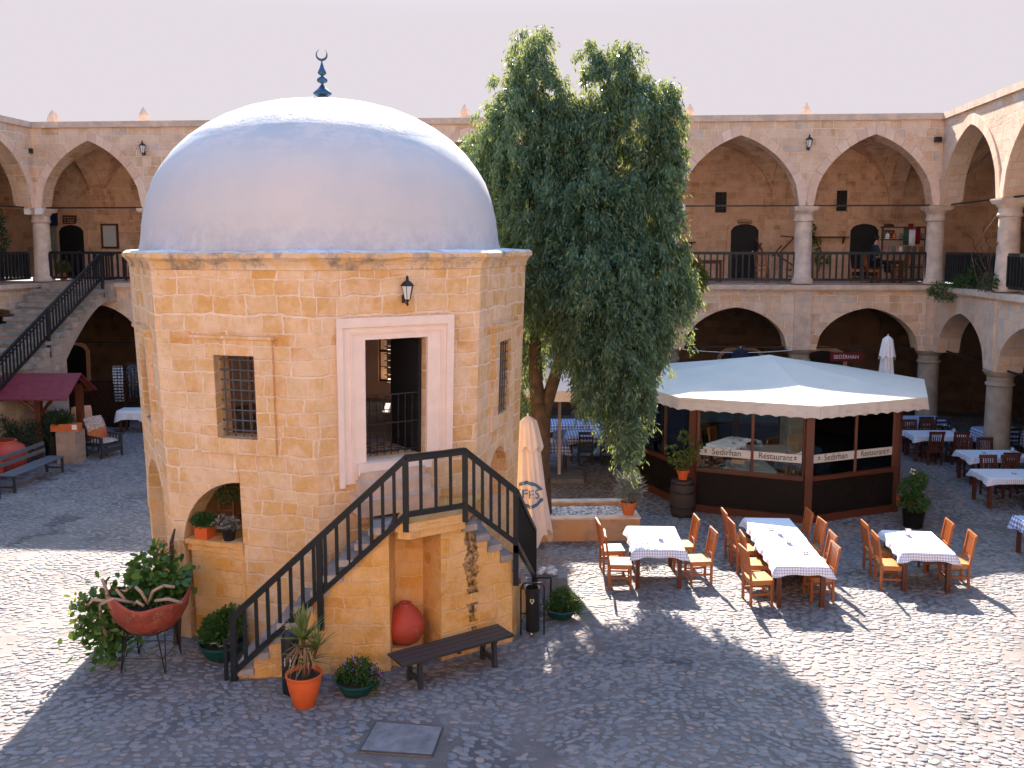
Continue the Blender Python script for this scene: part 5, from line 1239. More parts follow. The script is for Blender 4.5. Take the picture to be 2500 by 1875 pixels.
# bins
def bin_(label, p, r_, h, dome, frame, group=None):
    t = at('litter_bin', label, 'litter bin', p)
    b = MB().lathe([(r_*.96, .0 if dome else .08), (r_, .1), (r_, h)]+([(r_*.9, h+.06), (r_*.55, h+.12), (.01, h+.14)] if dome else [(r_*.93, h), (r_*.93, h-.25), (.01, h-.26)]), 28, capb=True).build('body', M_BLACK, t, smooth=True, angle=40)
    if frame:
        f = MB(); w_ = r_+.075; f.tube([(-w_, 0, 0), (-w_, 0, h+.0), (-w_+.05, 0, h+.07), (w_-.05, 0, h+.07), (w_, 0, h), (w_, 0, 0)], .014, 8); f.beam((-w_, 0, h*.45), (w_, 0, h*.45), .012, .02); f.build('frame', M_BLACK, t)
    return t
b1 = bin_('slim black tube litter bin hung in a hoop frame right of the stair', (.33, 14.25), .112, .80, False, True)
M_YEL = plain('faded_yellow_sticker', (.62, .60, .30), .6, .3, 30)
def curved_sticker(par, r_, a0, z, pts, mat, nm):
    MB().add([((r_+.003)*math.cos(a0+x/r_), (r_+.003)*math.sin(a0+x/r_), z+y) for x, y in pts], [tuple(range(len(pts)))]).build(nm, mat, par)
curved_sticker(b1, .112, -PI/2-.1, .60, [(.0, -.045), (.035, .01), (.03, .04), (.012, .045), (0, .03), (-.012, .045), (-.03, .04), (-.035, .01)], M_YEL, 'sticker')
b2 = bin_('tall black litter bin with domed lid and white sticker beside the orange pot', (-3.10, 12.33), .125, .78, True, False)
curved_sticker(b2, .125, -PI/2, .50, [(-.06, -.06), (.03, -.06), (.03, .05), (-.06, .05)], M_WHITE, 'sticker'); curved_sticker(b2, .1256, -PI/2, .50, [(-.045, -.035), (.012, -.045), (-.005, .0), (.015, .03), (-.03, .04), (-.04, .0)], M_TEXT, 'sticker_print')
bin_('black litter bin between the grey bench and stone block at left', (-13.55, 26.7), .30, .95, True, False)
# orange pot with dracaena
t = at('potted_plant', 'bright orange terracotta pot with a spiky dracaena in front of the stair', 'potted plant', (-2.83, 11.95))
M_ORPOT = plain('bright_orange_clay', (.72, .13, .03), .6, .12, 5, spec=.3, bump=.1)
pot(t, [(.12, 0), (.15, .03), (.205, .24), (.235, .40), (.228, .42), (.245, .43), (.25, .47), (.235, .475), (.215, .43)], M_ORPOT, (.22, .42), 32)
MB().tube([(0, 0, .4), (.02, 0, .7), (0, .02, .92)], [.035, .03, .025], 8).build('trunk', M_BARK, t); MB().tube([(.03, 0, .4), (.12, .03, .65), (.18, .03, .80)], [.025, .02, .02], 8).build('trunk', M_BARK, t)
M_DRAC = leafmat('dracaena_leaf', [(.07, .17, .04), (.16, .27, .07), (.05, .13, .035), (.36, .34, .12)], .3, .45, (.35, .38, .08)); M_DRY = leafmat('dry_strap_leaf', [(.38, .22, .12), (.50, .33, .18), (.22, .10, .06)], .2, .8, (.4, .25, .1))
blades('leaves', M_DRAC, t, (0, .02, .92), 64, .50, .050, 5, up=.75, curve=.45); blades('leaves', M_DRAC, t, (.18, .03, .80), 34, .38, .042, 6, up=.7, curve=.6)
blades('leaves', M_DRAC, t, (.05, 0, .62), 12, .5, .04, 8, up=.4, curve=.9); blades('dry_leaves', M_DRY, t, (.02, .0, .85), 44, .50, .022, 7, up=.05, curve=2.6)
# bowls of flowers
BOWLP = [(.16, 0), (.20, .02), (.25, .10), (.285, .17), (.30, .175), (.30, .20), (.28, .20), (.265, .16)]
def bowl(label, p, sc_, seed, flowers=()):
    t = at('flower_bowl', label, 'potted plant', p, 0); pot(t, [(r_*sc_, z_*sc_) for r_, z_ in BOWLP], M_GREENPOT, (.27*sc_, .165*sc_), 32)
    bush('foliage', M_FOL, t, [(-.12, 0, .26, .16, .16, .12), (.1, 0, .27, .2, .18, .14), (0, .08, .34, .16, .14, .14), (.24, -.05, .22, .12, .12, .12)], 2600, .045, .024, seed, clump=9)
    for i, (col, n, dz) in enumerate(flowers):
        bush('flowers', col, t, [(-.02, .0, .42+dz, .14, .12, .08), (.26, -.05, .30, .1, .1, .08)], n, .03, .03, seed+i+3, round_=True)
    return t
M_PUR = plain('purple_petals', (.25, .10, .45), .6, .3, 20); M_PINK = plain('pink_petals', (.75, .06, .16), .6, .3, 20)
bowl('dark green plastic bowl with purple and pink flowers left of the black bench', (-2.18, 12.32, 0), .98, 11, ((M_PUR, 60, 0), (M_PINK, 26, -.06)))
g2 = at('flower_bowl', 'dark green plastic bowl with jade plant behind the foot of the stair railing', 'potted plant', (-4.42, 13.45)); pot(g2, [(r_*1.15, z_*1.25) for r_, z_ in BOWLP], M_GREENPOT, (.3, .2), 32)
bush('foliage', M_FOL, g2, [(-.05, .05, .42, .26, .24, .24), (.12, .05, .52, .22, .2, .26), (-.2, .0, .36, .14, .14, .16)], 1500, .075, .05, 21, round_=True)
MB().tube([(-.1, -.2, .3), (0, -.26, .34), (.02, -.2, .26), (.1, -.27, .3), (.2, -.2, .32)], .012, 6).build('stem', M_GREYL, g2)
bowl('dark green plastic bowl of red flowering plants right of the black tube bin', (.82, 14.95, 0), .9, 31, ((M_PINK, 20, -.04),))
# broken jar bowl on iron stand with succulents
t = at('planter_bowl', 'large rust red clay bowl on iron legs overflowing with succulents', 'planter', (-5.42, 13.25, -.07), 0)
m = NT('rusty_red_clay'); ob = m.obj(); c = m.mix(m.ramp(m.noise(ob, 2.2, 6, .65), [(.38, 0.0), (.62, 1.0)]), (.42, .075, .04), (.22, .045, .03)); c = m.mix(m.ramp(m.noise(ob, 3.3, 8, .75), [(.50, 0.0), (.60, .8)]), c, (.50, .24, .13)); c = m.mix(m.ramp(m.noise(ob, 4.2, 8, .75), [(.58, 0.0), (.68, .8)]), c, (.13, .05, .035)); m.l(c, m.b.inputs['Base Color']); m.b.inputs['Roughness'].default_value = .7; m.bump(m.noise(ob, 6, 8, .7), .8, .03); M_RUST = m.m
mb = MB(); prf = [(.0, 0), (.16, .05), (.33, .15), (.46, .29), (.54, .44), (.575, .60), (.58, .66), (.555, .67), (.54, .60), (.45, .40)]; vs = []; fs = []; n = 48
for i, (r_, z_) in enumerate(prf):
    for k in range(n):
        a = 2*PI*k/n; tilt = .07*math.sin(a*2+.6)*(z_/.66)**2+.03*math.sin(5*a)*(z_/.66)**6; vs.append((r_*1.04*math.cos(a), r_*.95*math.sin(a), .50+z_+tilt))
for i in range(len(prf)-1):
    for k in range(n): fs.append((i*n+k, i*n+(k+1) % n, (i+1)*n+(k+1) % n, (i+1)*n+k))
bw = mb.add(vs, fs).build('bowl', M_RUST, t, smooth=True); MB().lathe([(.001, 1.05), (.53, 1.05)], 24).build('soil', M_SOIL, bw)
mb = MB()
mb.tube([(.36*math.cos(a), .36*math.sin(a), .66) for a in [2*PI*k/20 for k in range(21)]], .010, 6, False)
for k in range(4):
    a = PI/4+k*PI/2; c_, s_ = math.cos(a), math.sin(a)
    for da in (-.16, .16): mb.tube([(.37*math.cos(a+da), .37*math.sin(a+da), .66), (.47*c_, .47*s_, .0)], .010, 6)
for k in range(4): a = PI/4+k*PI/2; b = a+PI/2; mb.tube([(.43*math.cos(a), .43*math.sin(a), .28), (.43*math.cos(b), .43*math.sin(b), .28)], .007, 6)
mb.build('iron_stand', M_BLACK, t)
bush('succulent', M_SUCC, t, [(.12, .15, 1.42, .30, .28, .26), (.30, .1, 1.30, .22, .22, .22), (-.02, .1, 1.22, .26, .25, .16)], 560, .14, .10, 41, round_=True, clump=7)
bush('succulent', M_FOL, t, [(0, 0, 1.12, .46, .4, .10)], 700, .08, .05, 43, round_=True)
bush('succulent', M_SUCC, t, [(-.62, -.05, 1.05, .20, .2, .18), (-.72, -.1, .82, .20, .18, .18), (-.62, -.1, .60, .18, .18, .22), (-.50, -.12, .45, .16, .16, .2), (-.90, -.1, .98, .13, .13, .12), (-.95, -.1, .66, .12, .12, .12)], 560, .125, .095, 42, round_=True, clump=7)
bush('succulent', M_LEAFY, t, [(-.93, -.1, 1.02, .13, .12, .10), (-.97, -.1, .70, .08, .08, .08)], 110, .085, .06, 44, round_=True, clump=6)
M_STEM = plain('pale_thick_stem', (.50, .33, .24), .8, .35, 14, bump=.6, bscale=40)
st_ = MB(); rg = random.Random(3)
for pts in ([(-.1, -.3, 1.1), (-.35, -.45, 1.22), (-.6, -.3, 1.08), (-.66, -.2, .8), (-.55, -.25, .55)], [(.1, -.3, 1.08), (.22, -.4, 1.32), (.35, -.35, 1.38), (.5, -.3, 1.34)], [(.12, -.35, 1.1), (.05, -.4, 1.3), (-.05, -.35, 1.36)],
            [(-.2, -.35, 1.15), (-.35, -.3, 1.3), (-.25, -.25, 1.26), (-.1, -.2, 1.36)], [(.25, -.42, 1.18), (.45, -.45, 1.22), (.62, -.35, 1.12)], [(-.45, -.3, 1.12), (-.7, -.3, 1.15), (-.85, -.2, 1.0)], [(-.05, -.42, 1.12), (.02, -.5, 1.2), (.1, -.46, 1.12)], [(-.5, -.2, 1.1), (-.55, -.25, 1.36), (-.6, -.2, 1.42)]):
    st_.tube([Vector(p)+Vector((0, .02, .02)) for p in pts], .024, 7)
st_.build('stems', M_STEM, t, smooth=True)
# dead climber beside the arch and pots on the sill
t = at('climbing_plant', 'brown dry climber trunk hanging against the left arch of the pavilion', 'plant', (-5.28, 13.92)); mb = MB()
mb.tube([(-.0, -.02, 0), (.06, -.05, .7), (-.02, -.02, 1.3), (-.02, 0, 1.65), (.02, .05, 1.85)], [.055, .06, .045, .03, .015], 8)
mb.build('stem', M_BARK, t)
bush('leaves', M_DRY, t, [(-.12, -.05, 1.45, .14, .1, .28), (.02, -.05, .9, .12, .1, .35)], 260, .07, .03, 51, down=.6)
P, U, Nn = pfr(1)
def sp_(u, t_): return (P.x+U.x*u+Nn.x*t_, P.y+U.y*u+Nn.y*t_, 1.68)
t = at('potted_plant', 'square orange pot of low green plants on the arch sill', 'potted plant', sp_(.62, .22), math.atan2(U.y, U.x)); mb = MB(); mb.prism([(-.11, -.11), (.11, -.11), (.11, .11), (-.11, .11)], 0, .2); mb.build('pot', M_ORPOT, t)
bush('foliage', M_FOL, t, [(0, 0, .28, .2, .17, .10)], 1500, .05, .02, 61)
t = at('potted_plant', 'round black pot with pale silvery succulent on the arch sill', 'potted plant', sp_(1.05, .22)); pot(t, [(.08, 0), (.12, .19), (.125, .2), (.11, .2)], M_BLACK, (.11, .18))
bush('foliage', M_GREYL, t, [(-.08, -.04, .28, .16, .12, .1), (.05, -.05, .26, .12, .1, .1)], 170, .07, .03, 62, round_=True)
t = at('wooden_chair', 'small reddish wooden chair back standing on the sill behind the pots', 'chair', sp_(.80, .55)); mb = MB()
for x in (-.11, .11): mb.beam((x, 0, 0), (x, 0, .55), .03, .03, (0, 1, 0))
for z in (.36, .53): mb.beam((-.11, 0, z), (.11, 0, z), .02, .05)
mb.build('backrest', M_BROWN, t); bush('leaves', M_FOL, t, [(.02, 0, .62, .18, .1, .14)], 260, .06, .025, 63)
# wall lantern over the door
P, U, Nn = pfr(2); lo = (P.x+U.x*1.40-Nn.x*.16, P.y+U.y*1.40-Nn.y*.16, 5.44)
M_LAMPGL = plain('frosted_lamp_glass', (.70, .72, .72), .25, .05, 4)
def lantern(label, p, rz, s_=1.0, mat=None, group=None):
    t = at('wall_lantern', label, 'lamp', p, rz, group); mat = mat or M_BLACK
    f = MB(); f.lathe([(.045*s_, 0), (.02*s_, -.03*s_), (.012*s_, -.06*s_), (.022*s_, -.075*s_), (.004*s_, -.10*s_)], 6, ph=.5)
    f.lathe([(.115*s_, .20*s_), (.07*s_, .255*s_), (.03*s_, .28*s_), (.02*s_, .31*s_), (.026*s_, .325*s_), (.004*s_, .36*s_)], 6, ph=.5)
    for k in range(6): a = .5+k*PI/3; f.beam((.045*s_*math.cos(a), .045*s_*math.sin(a), 0), (.09*s_*math.cos(a), .09*s_*math.sin(a), .2*s_), .008*s_, .008*s_)
    f.build('frame', mat, t); MB().lathe([(.042*s_, 0), (.085*s_, .2*s_)], 6, ph=.5, capb=True, capt=True).build('glass', M_LAMPGL, t)
    MB().tube([(0, 0, -.05*s_), (.03*s_, 0, -.08*s_), (.11*s_, 0, -.04*s_), (.15*s_, 0, .02*s_)], .010*s_, 6).lathe([(.03*s_, -.06*s_), (.03*s_, .06*s_)], 8, (.155*s_, 0, 0), capb=True, capt=True).build('bracket', mat, t)
    return t
lantern('small black six sided lantern on the pavilion wall above the door', lo, math.atan2(Nn.y, Nn.x))
for (px, py, lb) in ((355, 365, 'dark lantern on the far wall just left of the dome'), (1972, 352, 'dark lantern high on the far wall between the two right arches')):
    q = FW(far_u(px, py), -.22, PY(px, py, 31.6 if px < 1000 else 30.1).z-.1); l2 = lantern(lb, q, PI/2, 1.15)
for (px, py, lb) in ((76, 368, 'small grey spotlight on the far wall at the left corner'), (2287, 340, 'small dark spotlight on the far wall at the right corner')):
    q = FW(far_u(px, py), -.12, PY(px, py, 32 if px < 1000 else 29.8).z); t = at('spotlight', lb, 'lamp', q)
    MB().box(-.09, .09, -.09, .09, -.08, .08).build('housing', M_RAIL, t); MB().beam((0, .09, 0), (0, .13, .05), .04, .04).build('bracket', M_METAL, t)
for (x0, y0, x1, y1, lb) in ((64, 490, 78, 523, 'tall white lighting box above the left gallery column'), (91, 508, 109, 523, 'square white lighting box beside the tall one at left'), (1655, 499, 1671, 522, 'white lighting box on the column beside the tree')):
    a = FW(far_u((x0+x1)/2, y0), -.12, PY(x0, y1, 31.9 if x0 < 1000 else 30.6).z); t = at('light_box', lb, 'lamp', a); m_ = .0142 if x0 < 1000 else .0138
    MB().box(-(x1-x0)*m_/2, (x1-x0)*m_/2, -.05, .05, 0, (y1-y0)*m_).build('case', M_WHITE, t)
# ================================================================ LEFT SIDE: STONE STAIR, WELL SHELTER, BENCHES
T0 = Vector((-13.80, 31.2)); SD = Vector((-.12, -1)).normalized(); SW = Vector((-1, .12)).normalized()
stair = thing('stone_stair', 'long worn stone stair with navy railing climbing to the gallery at the far left', 'staircase', (T0.x, T0.y-5, 0))
def SP(s_, w_, z): return Vector((T0.x+SD.x*s_+SW.x*w_, T0.y+SD.y*s_+SW.y*w_, z))
mb = MB(); ts = MB(); NSTEP = 24; rise = ZF/NSTEP; runl = .385; rr = random.Random(6)
for i in range(NSTEP):
    s0, s1 = i*runl, (i+1)*runl; z = ZF-i*rise-rise
    zu0 = 4.30-1.8*(min(s0, 2.45)/2.45)**1.5 if s0 < 2.4 else 0; zu1 = 4.30-1.8*(min(s1, 2.45)/2.45)**1.5 if s1 < 2.6 and s0 < 2.3 else 0
    if s0 >= 2.3: zu0 = zu1 = 0
    a, b, c, d = SP(s0, 0, 0), SP(s1, 0, 0), SP(s1, 2.25, 0), SP(s0, 2.25, 0); t_ = z-.12
    mb.add([(a.x, a.y, zu0), (b.x, b.y, zu1), (c.x, c.y, zu1), (d.x, d.y, zu0), (a.x, a.y, t_), (b.x, b.y, t_), (c.x, c.y, t_), (d.x, d.y, t_)], [(3, 2, 1, 0), (4, 5, 6, 7), (0, 1, 5, 4), (1, 2, 6, 5), (2, 3, 7, 6), (3, 0, 4, 7)])
    j = rr.uniform(0, .07); k = rr.uniform(0, .05)
    ts.prism([tuple(SP(s0, -j, 0)[:2]), tuple(SP(s1+.03+k, -j, 0)[:2]), tuple(SP(s1+.03+k, 2.28+j, 0)[:2]), tuple(SP(s0, 2.28, 0)[:2])], t_, z+rr.uniform(-.012, .012))
mb.prism([tuple(SP(-.9, 0, 0)[:2]), tuple(SP(0, 0, 0)[:2]), tuple(SP(0, 2.25, 0)[:2]), tuple(SP(-.9, 2.25, 0)[:2])], 4.32, ZF-.04)
M_OLDST = stone('mossy_old_stair_stone', [(.50, .38, .29), (.42, .32, .26), (.55, .44, .35), (.36, .30, .26), (.50, .34, .22)], (.42, .34, .27), .5, .26, stain=.8, stcol=(.10, .11, .08), bumpd=.05, warp=.05)
mb.build('side_wall', M_OLDST, stair, True); ts.build('steps', plain('worn_step_stone', (.40, .37, .34), .9, .6, 2.5, bump=.8, bscale=9, spec=.1, col2=(.14, .16, .14)), stair, True)
rl = MB(); H = .95
def stz(s_): return ZF-max(0, s_)/runl*rise
for a, b in ((0, 9.2),):
    rl.beam(SP(a, .06, stz(a)+H), SP(b, .06, stz(b)+H), .07, .09); rl.beam(SP(a, .06, stz(a)+.16), SP(b, .06, stz(b)+.16), .06, .08); rl.beam(SP(a, .06, stz(a)+H-.16), SP(b, .06, stz(b)+H-.16), .03, .03)
n = 56
for i in range(n+1): s_ = 9.2*i/n; rl.beam(SP(s_, .06, stz(s_)+.14), SP(s_, .06, stz(s_)+H), .045, .035, (0, 1, 0))
for s_ in (0, 3.1, 6.2, 9.2): rl.beam(SP(s_, .04, stz(s_)-.5), SP(s_, .04, stz(s_)+H+.05), .09, .09, (0, 1, 0))
rl.beam(SP(0, .06, ZF+H), SP(-.8, .06, ZF+H), .07, .09); rl.beam(SP(0, .06, ZF+.12), SP(-.8, .06, ZF+.12), .06, .08)
for i in range(5): rl.beam(SP(-.16*i, .06, ZF+.1), SP(-.16*i, .06, ZF+H), .045, .035, (0, 1, 0))
rl.build('railing', M_RAIL, stair, True)
# well shelter
wl = thing('wooden_shelter', 'small gabled shelter with dark red board roof on wooden posts at the left', 'shelter', (-13.3, 26.5, 0)); mb = MB()
M_REDR = plain('dark_red_roof_boards', (.20, .030, .040), .5, .35, 6, bump=.2, spec=.35, bscale=25)
for sy in (-1, 1):
    for i in range(7):
        q0, q1 = i/7, (i+1)/7; y0, y1 = 26.5+sy*.95*q0, 26.5+sy*.95*q1; z0, z1 = 2.54-.60*q0+(.018), 2.54-.60*q1+.018-.02
        mb.add([(-14.75, y0, z0), (-12.50, y0, z0-.0), (-12.50, y1, z1), (-14.75, y1, z1), (-14.75, y0, z0-.035), (-12.5, y0, z0-.035), (-12.5, y1, z1-.035), (-14.75, y1, z1-.035)], [(0, 1, 2, 3), (7, 6, 5, 4), (0, 4, 5, 1), (1, 5, 6, 2), (2, 6, 7, 3), (3, 7, 4, 0)])
mb.build('roof', M_REDR, wl, True)
for x, y in ((-13.62, 26.15), (-12.78, 26.9)):
    mb = MB(); mb.beam((x, y, 0), (x, y, 2.2), .17, .17, (0, 1, 0)).build('post', M_BROWN, wl, True)
mb = MB()
for dx in (-1, 1): mb.tube([(-13.62+dx*.05, 26.15, 1.35), (-13.62+dx*.22, 26.15, 1.62), (-13.62+dx*.5, 26.0, 1.88)], .05, 6)
mb.beam((-14.7, 25.75, 1.96), (-12.6, 25.75, 1.96), .08, .1); mb.beam((-14.7, 27.25, 1.96), (-12.6, 27.25, 1.96), .08, .1)
mb.beam((-12.62, 25.7, 1.95), (-12.62, 26.5, 2.45), .05, .08); mb.beam((-12.62, 27.3, 1.95), (-12.62, 26.5, 2.45), .05, .08); mb.build('brace', M_BROWN, wl, True)
M_CLIMB = leafmat('dull_green_leaf', [(.02, .05, .03), (.04, .08, .03), (.02, .035, .03)], .2, .6)
t = thing('shrub', 'dark green shrub under the red shelter roof at the left', 'shrub', (-13.9, 26.0, 0)); bush('foliage', M_CLIMB, t, [(-.2, 0, .75, .5, .35, .5), (.35, .2, 1.0, .3, .3, .45), (-.6, -.3, 1.05, .35, .3, .3)], 2600, .10, .035, 71, clump=10); MB().tube([(0, 0, 0), (0, 0, .8)], .04).build('stem', M_BARK, t)
# stone block with terracotta trough
t = thing('stone_block', 'square block of rough masonry carrying the terracotta trough, left of the pavilion', 'pedestal', (-12.75, 26.2, 0)); MB().box(-.30, .26, -.3, .3, 0, .92).build('masonry', stone('block_masonry', [(.40, .27, .18), (.48, .34, .24), (.34, .25, .19)], (.36, .28, .22), .3, .2, stain=.7, bumpd=.05), t)
t = thing('potted_plant', 'rectangular terracotta trough of spiky green leaves on the masonry block', 'potted plant', (-12.85, 26.15, .92)); MB().box(-.40, .40, -.13, .13, 0, .22).build('trough', M_TERRA, t); MB().box(.22, .36, -.134, -.131, .06, .2).build('paper_label', M_WHITE, t)
blades('leaves', M_FOL, t, (-.1, 0, .2), 120, .55, .03, 73, up=.55, curve=.6); bush('foliage', M_CLIMB, t, [(-.2, 0, .38, .4, .22, .22)], 900, .10, .03, 74)
# red clay urns lying behind the benches
for i, (x, y, z, s_, lb) in enumerate(((-13.75, 24.6, 0, 1.25, 'big reddish clay urn standing behind the grey bench at the left edge'), (-13.6, 23.2, 0, 1.15, 'reddish clay urn partly hidden by the bench backrest at the left'))):
    t = thing('clay_urn', lb, 'urn', (x, y, z)); MB().lathe([(r_*s_, z_*s_) for r_, z_ in [(.14, 0), (.28, .12), (.40, .35), (.42, .5), (.34, .66), (.2, .74), (.22, .78), (.17, .78)]], 28, capb=True, wob=.02).build('body', M_REDCLAY, t, smooth=True)
def slat_bench(label, p, rz, L):
    t = thing('bench', label, 'bench', p, rz, None); s = MB()
    for i in range(4): s.box(-L/2, L/2, -.24+.12*i, -.135+.12*i, .425, .455)
    s.build('seat', M_GREYW, t); b = MB()
    for z in (.62, .80): b.beam((-L/2, .30+(z-.5)*.15, z), (L/2, .30+(z-.5)*.15, z), .03, .10)
    b.build('backrest', M_GREYW, t)
    for x in (-L/2+.06, L/2-.06):
        MB().beam((x, -.2, 0), (x, -.2, .424), .06, .05, (0, 1, 0)).build('leg', M_DARKWOOD, t); MB().beam((x, .24, 0), (x, .38, .88), .06, .05, (0, 1, 0)).build('leg', M_DARKWOOD, t); MB().beam((x, -.2, .14), (x, .25, .14), .04, .04).build('stretcher', M_DARKWOOD, t)
    return t
M_GREYW = wood('weathered_grey_slats', (.13, .14, .155), (.07, .07, .08), .6, axis=0)
slat_bench('weathered grey slatted bench with backrest in front of the urns at left', (-12.72, 23.9, 0), R(85), 2.25)
slat_bench('second weathered grey bench only just entering at the left edge', (-12.95, 21.3, 0), R(85), 2.0)
# armchair with cushions
t = thing('armchair', 'dark carved wooden armchair with patterned and orange cushions beside the masonry block', 'armchair', (-12.15, 26.95, 0), R(62)); f = MB(); 
f.box(-.36, .36, -.36, .36, .34, .40)
for x in (-.34, .34):
    f.beam((x, -.34, 0), (x, -.34, .62), .05, .05, (0, 1, 0)); f.beam((x, .34, 0), (x, .42, 1.0), .05, .05, (0, 1, 0)); f.beam((x, -.36, .62), (x, .36, .64), .06, .04)
    for k in range(5): f.beam((x, -.25+.13*k, .40), (x, -.25+.13*k, .62), .025, .025, (0, 1, 0))
f.beam((-.34, .42, .98), (.34, .42, .98), .04, .08); f.beam((-.36, -.35, .24), (.36, -.35, .24), .03, .14); f.build('frame', M_DARKWOOD, t)
M_CUSH = plain('patterned_cushion', (.62, .52, .42), .95, .5, 16, bump=.4, col2=(.22, .10, .08)); M_OCUSH = plain('orange_cushion', (.50, .15, .05), .95, .3, 10, bump=.3)
def cushion(par, c, sx, sy, sz, rot, mat, nm='cushion'):
    mb = MB(); vs = []; n = 8
    for i in range(n+1):
        for j in range(n+1):
            u, v = i/n*2-1, j/n*2-1; h = (1-u**4)*(1-v**4)
            vs.append((u*sx*(1-.06*v*v), v*sy*(1-.06*u*u), sz*h**.6))
    m_ = len(vs); vs += [(a, b, -c_) for a, b, c_ in vs]; fs = []
    for i in range(n):
        for j in range(n): a = i*(n+1)+j; fs += [(a, a+n+1, a+n+2, a+1), (m_+a, m_+a+1, m_+a+n+2, m_+a+n+1)]
    M_ = Matrix.Translation(c) @ rot.to_4x4(); return mb.add([M_ @ Vector(v) for v in vs], fs).build(nm, mat, par, smooth=True)
cushion(t, (0, 0, .46), .33, .33, .07, Matrix.Rotation(0, 3, 'X'), M_CUSH); cushion(t, (0, .28, .72), .33, .26, .08, Matrix.Rotation(R(72), 3, 'X'), M_OCUSH); cushion(t, (.0, .36, .95), .33, .24, .08, Matrix.Rotation(R(60), 3, 'X'), M_CUSH)
t = thing('armchair', 'wicker chair with peach cushion behind the patterned armchair', 'armchair', (-12.95, 27.5, 0), R(40)); f = MB(); f.box(-.3, .3, -.3, .3, .38, .44)
for x in (-.28, .28):
    for y in (-.28, .28): f.beam((x, y, 0), (x, y, .38), .05, .05, (0, 1, 0))
f.beam((0, .3, .44), (0, .40, 1.35), .6, .05, (0, 1, 0)); f.build('frame', M_BROWN, t); M_PEACH = plain('peach_cushion', (.66, .36, .22), .95, .25, 6, bump=.3); cushion(t, (0, .26, 1.10), .30, .28, .08, Matrix.Rotation(R(80), 3, 'X'), M_PEACH)
# lattice screen and craft stall under the far arch
t = thing('lattice_screen', 'dark diagonal lattice screen closing the low arch at the left', 'screen', (-14.2, 31.3, 0)); mb = MB(); mb.box(-1.1, 1.0, -.02, .02, 0, 1.62); pn = mb.build('panel', M_LATT, t); mb = MB()
for i in range(40):
    for sg in (1, -1):
        x0 = -2.4+i*.11; x1 = x0+1.5*sg; 
        if sg < 0: x0 += .6; x1 = x0-1.5
        a, b = (x0, .03), (x1, 1.58); lo_, hi_ = -1.08, .98
        if max(a[0], b[0]) < lo_ or min(a[0], b[0]) > hi_: continue
        at_ = lambda x: a[1]+(b[1]-a[1])*(x-a[0])/(b[0]-a[0]); xa, xb = min(max(a[0], lo_), hi_), min(max(b[0], lo_), hi_)
        if abs(xa-xb) > .05: mb.beam((xa, -.03-.006*sg, at_(xa)), (xb, -.03-.006*sg, at_(xb)), .008, .018, (0, 1, 0))
mb.build('lattice', M_BROWN, pn)
def m_lace():
    m = NT('rows_of_white_lace'); x, y, z = m.sep(m.uv()); a = m.math('LESS_THAN', m.math('FRACT', m.math('DIVIDE', x, .085)), .72); b = m.math('LESS_THAN', m.math('FRACT', m.math('DIVIDE', y, .10)), .6)
    n = m.math('GREATER_THAN', m.noise(m.obj(), 30, 3), .44); f = m.math('MULTIPLY', m.math('MULTIPLY', a, b), n); m.l(m.mix(f, (.015, .02, .035), (.6, .62, .66)), m.b.inputs['Base Color']); m.b.inputs['Roughness'].default_value = .9; return m.m
M_LACE = m_lace(); M_SPARK = plain('dark_beaded_cloth', (.02, .025, .035), .9, .2, 4)
def m_speck():
    m = NT('specked_dark_cloth'); f = m.math('GREATER_THAN', m.noise(m.obj(), 45, 2), .64); m.l(m.mix(f, (.012, .015, .02), (.5, .52, .5)), m.b.inputs['Base Color']); return m.m
M_SPECK = m_speck()
def hang(name, label, cat, px0, py0, px1, py1, Y, mat, wav=.03, group=None):
    a = PY(px0, py0, Y); b = PY(px1, py1, Y); c = Vector(((a.x+b.x)/2, Y, b.z)); t = thing(name, label, cat, c, 0, group); w_ = abs(b.x-a.x); h = a.z-b.z; mb = MB(); vs = []; n = 14
    for i in range(n+1):
        u = i/n-.5
        for z in (0, .5, 1): vs.append((u*w_*(1-.05*(1-z)), wav*math.sin(i*1.9)*(1.2-z), z*h))
    mb.add(vs, [(3*i+j, 3*i+3+j, 3*i+4+j, 3*i+1+j) for i in range(n) for j in range(2)]); o = mb.build('cloth', mat, t, smooth=True); md_ = o.modifiers.new('thickness', 'SOLIDIFY'); md_.thickness = .015
    MB().beam((-w_/2-.03, 0, h+.01), (w_/2+.03, 0, h+.01), .03, .03).build('rail', M_BROWN, t); return t
hang('hanging_textile', 'white lace samples in rows hung by the lower left arch', 'textile', 274, 893, 303, 980, 31.0, M_LACE)
hang('hanging_textile', 'dark specked cloth hanging between the lace samples and the pavilion wall', 'textile', 306, 888, 345, 972, 31.3, M_SPECK)
hang('hanging_rug', 'patterned rug hung beside the left gallery door behind the pale column', 'rug', 103, 552, 143, 632, 34.5, plain('green_patterned_rug', (.10, .12, .10), .95, .6, 30, col2=(.30, .26, .2)))
hang('hanging_rug', 'dark blue cloth hung above the patterned rug at the left gallery', 'rug', 103, 522, 142, 550, 34.4, plain('navy_cloth', (.01, .02, .07), .9))
t = make_table('small table draped with white cloth below the hanging lace', (-12.75, 30.6, 0), 0, .85, .6); make_cloth('white lace edged cloth on the small table at the low left arch', (-12.75, 30.6, 0), 0, .85, .6, M_WHITE, drop=.30, seed=77)
for (px0, px1) in ((155, 193),):
    u0 = (FW(0, 0, 0)); u, z = back(174, 900); door(far_wing, FW, u+.1, 0, 1.1, 2.3, mat=M_BLACK)
for px in (1810, 2010, 1480): u, z = back(px, 850); door(far_wing, FW, u, 0, 1.5, 2.3, mat=M_BLACK)
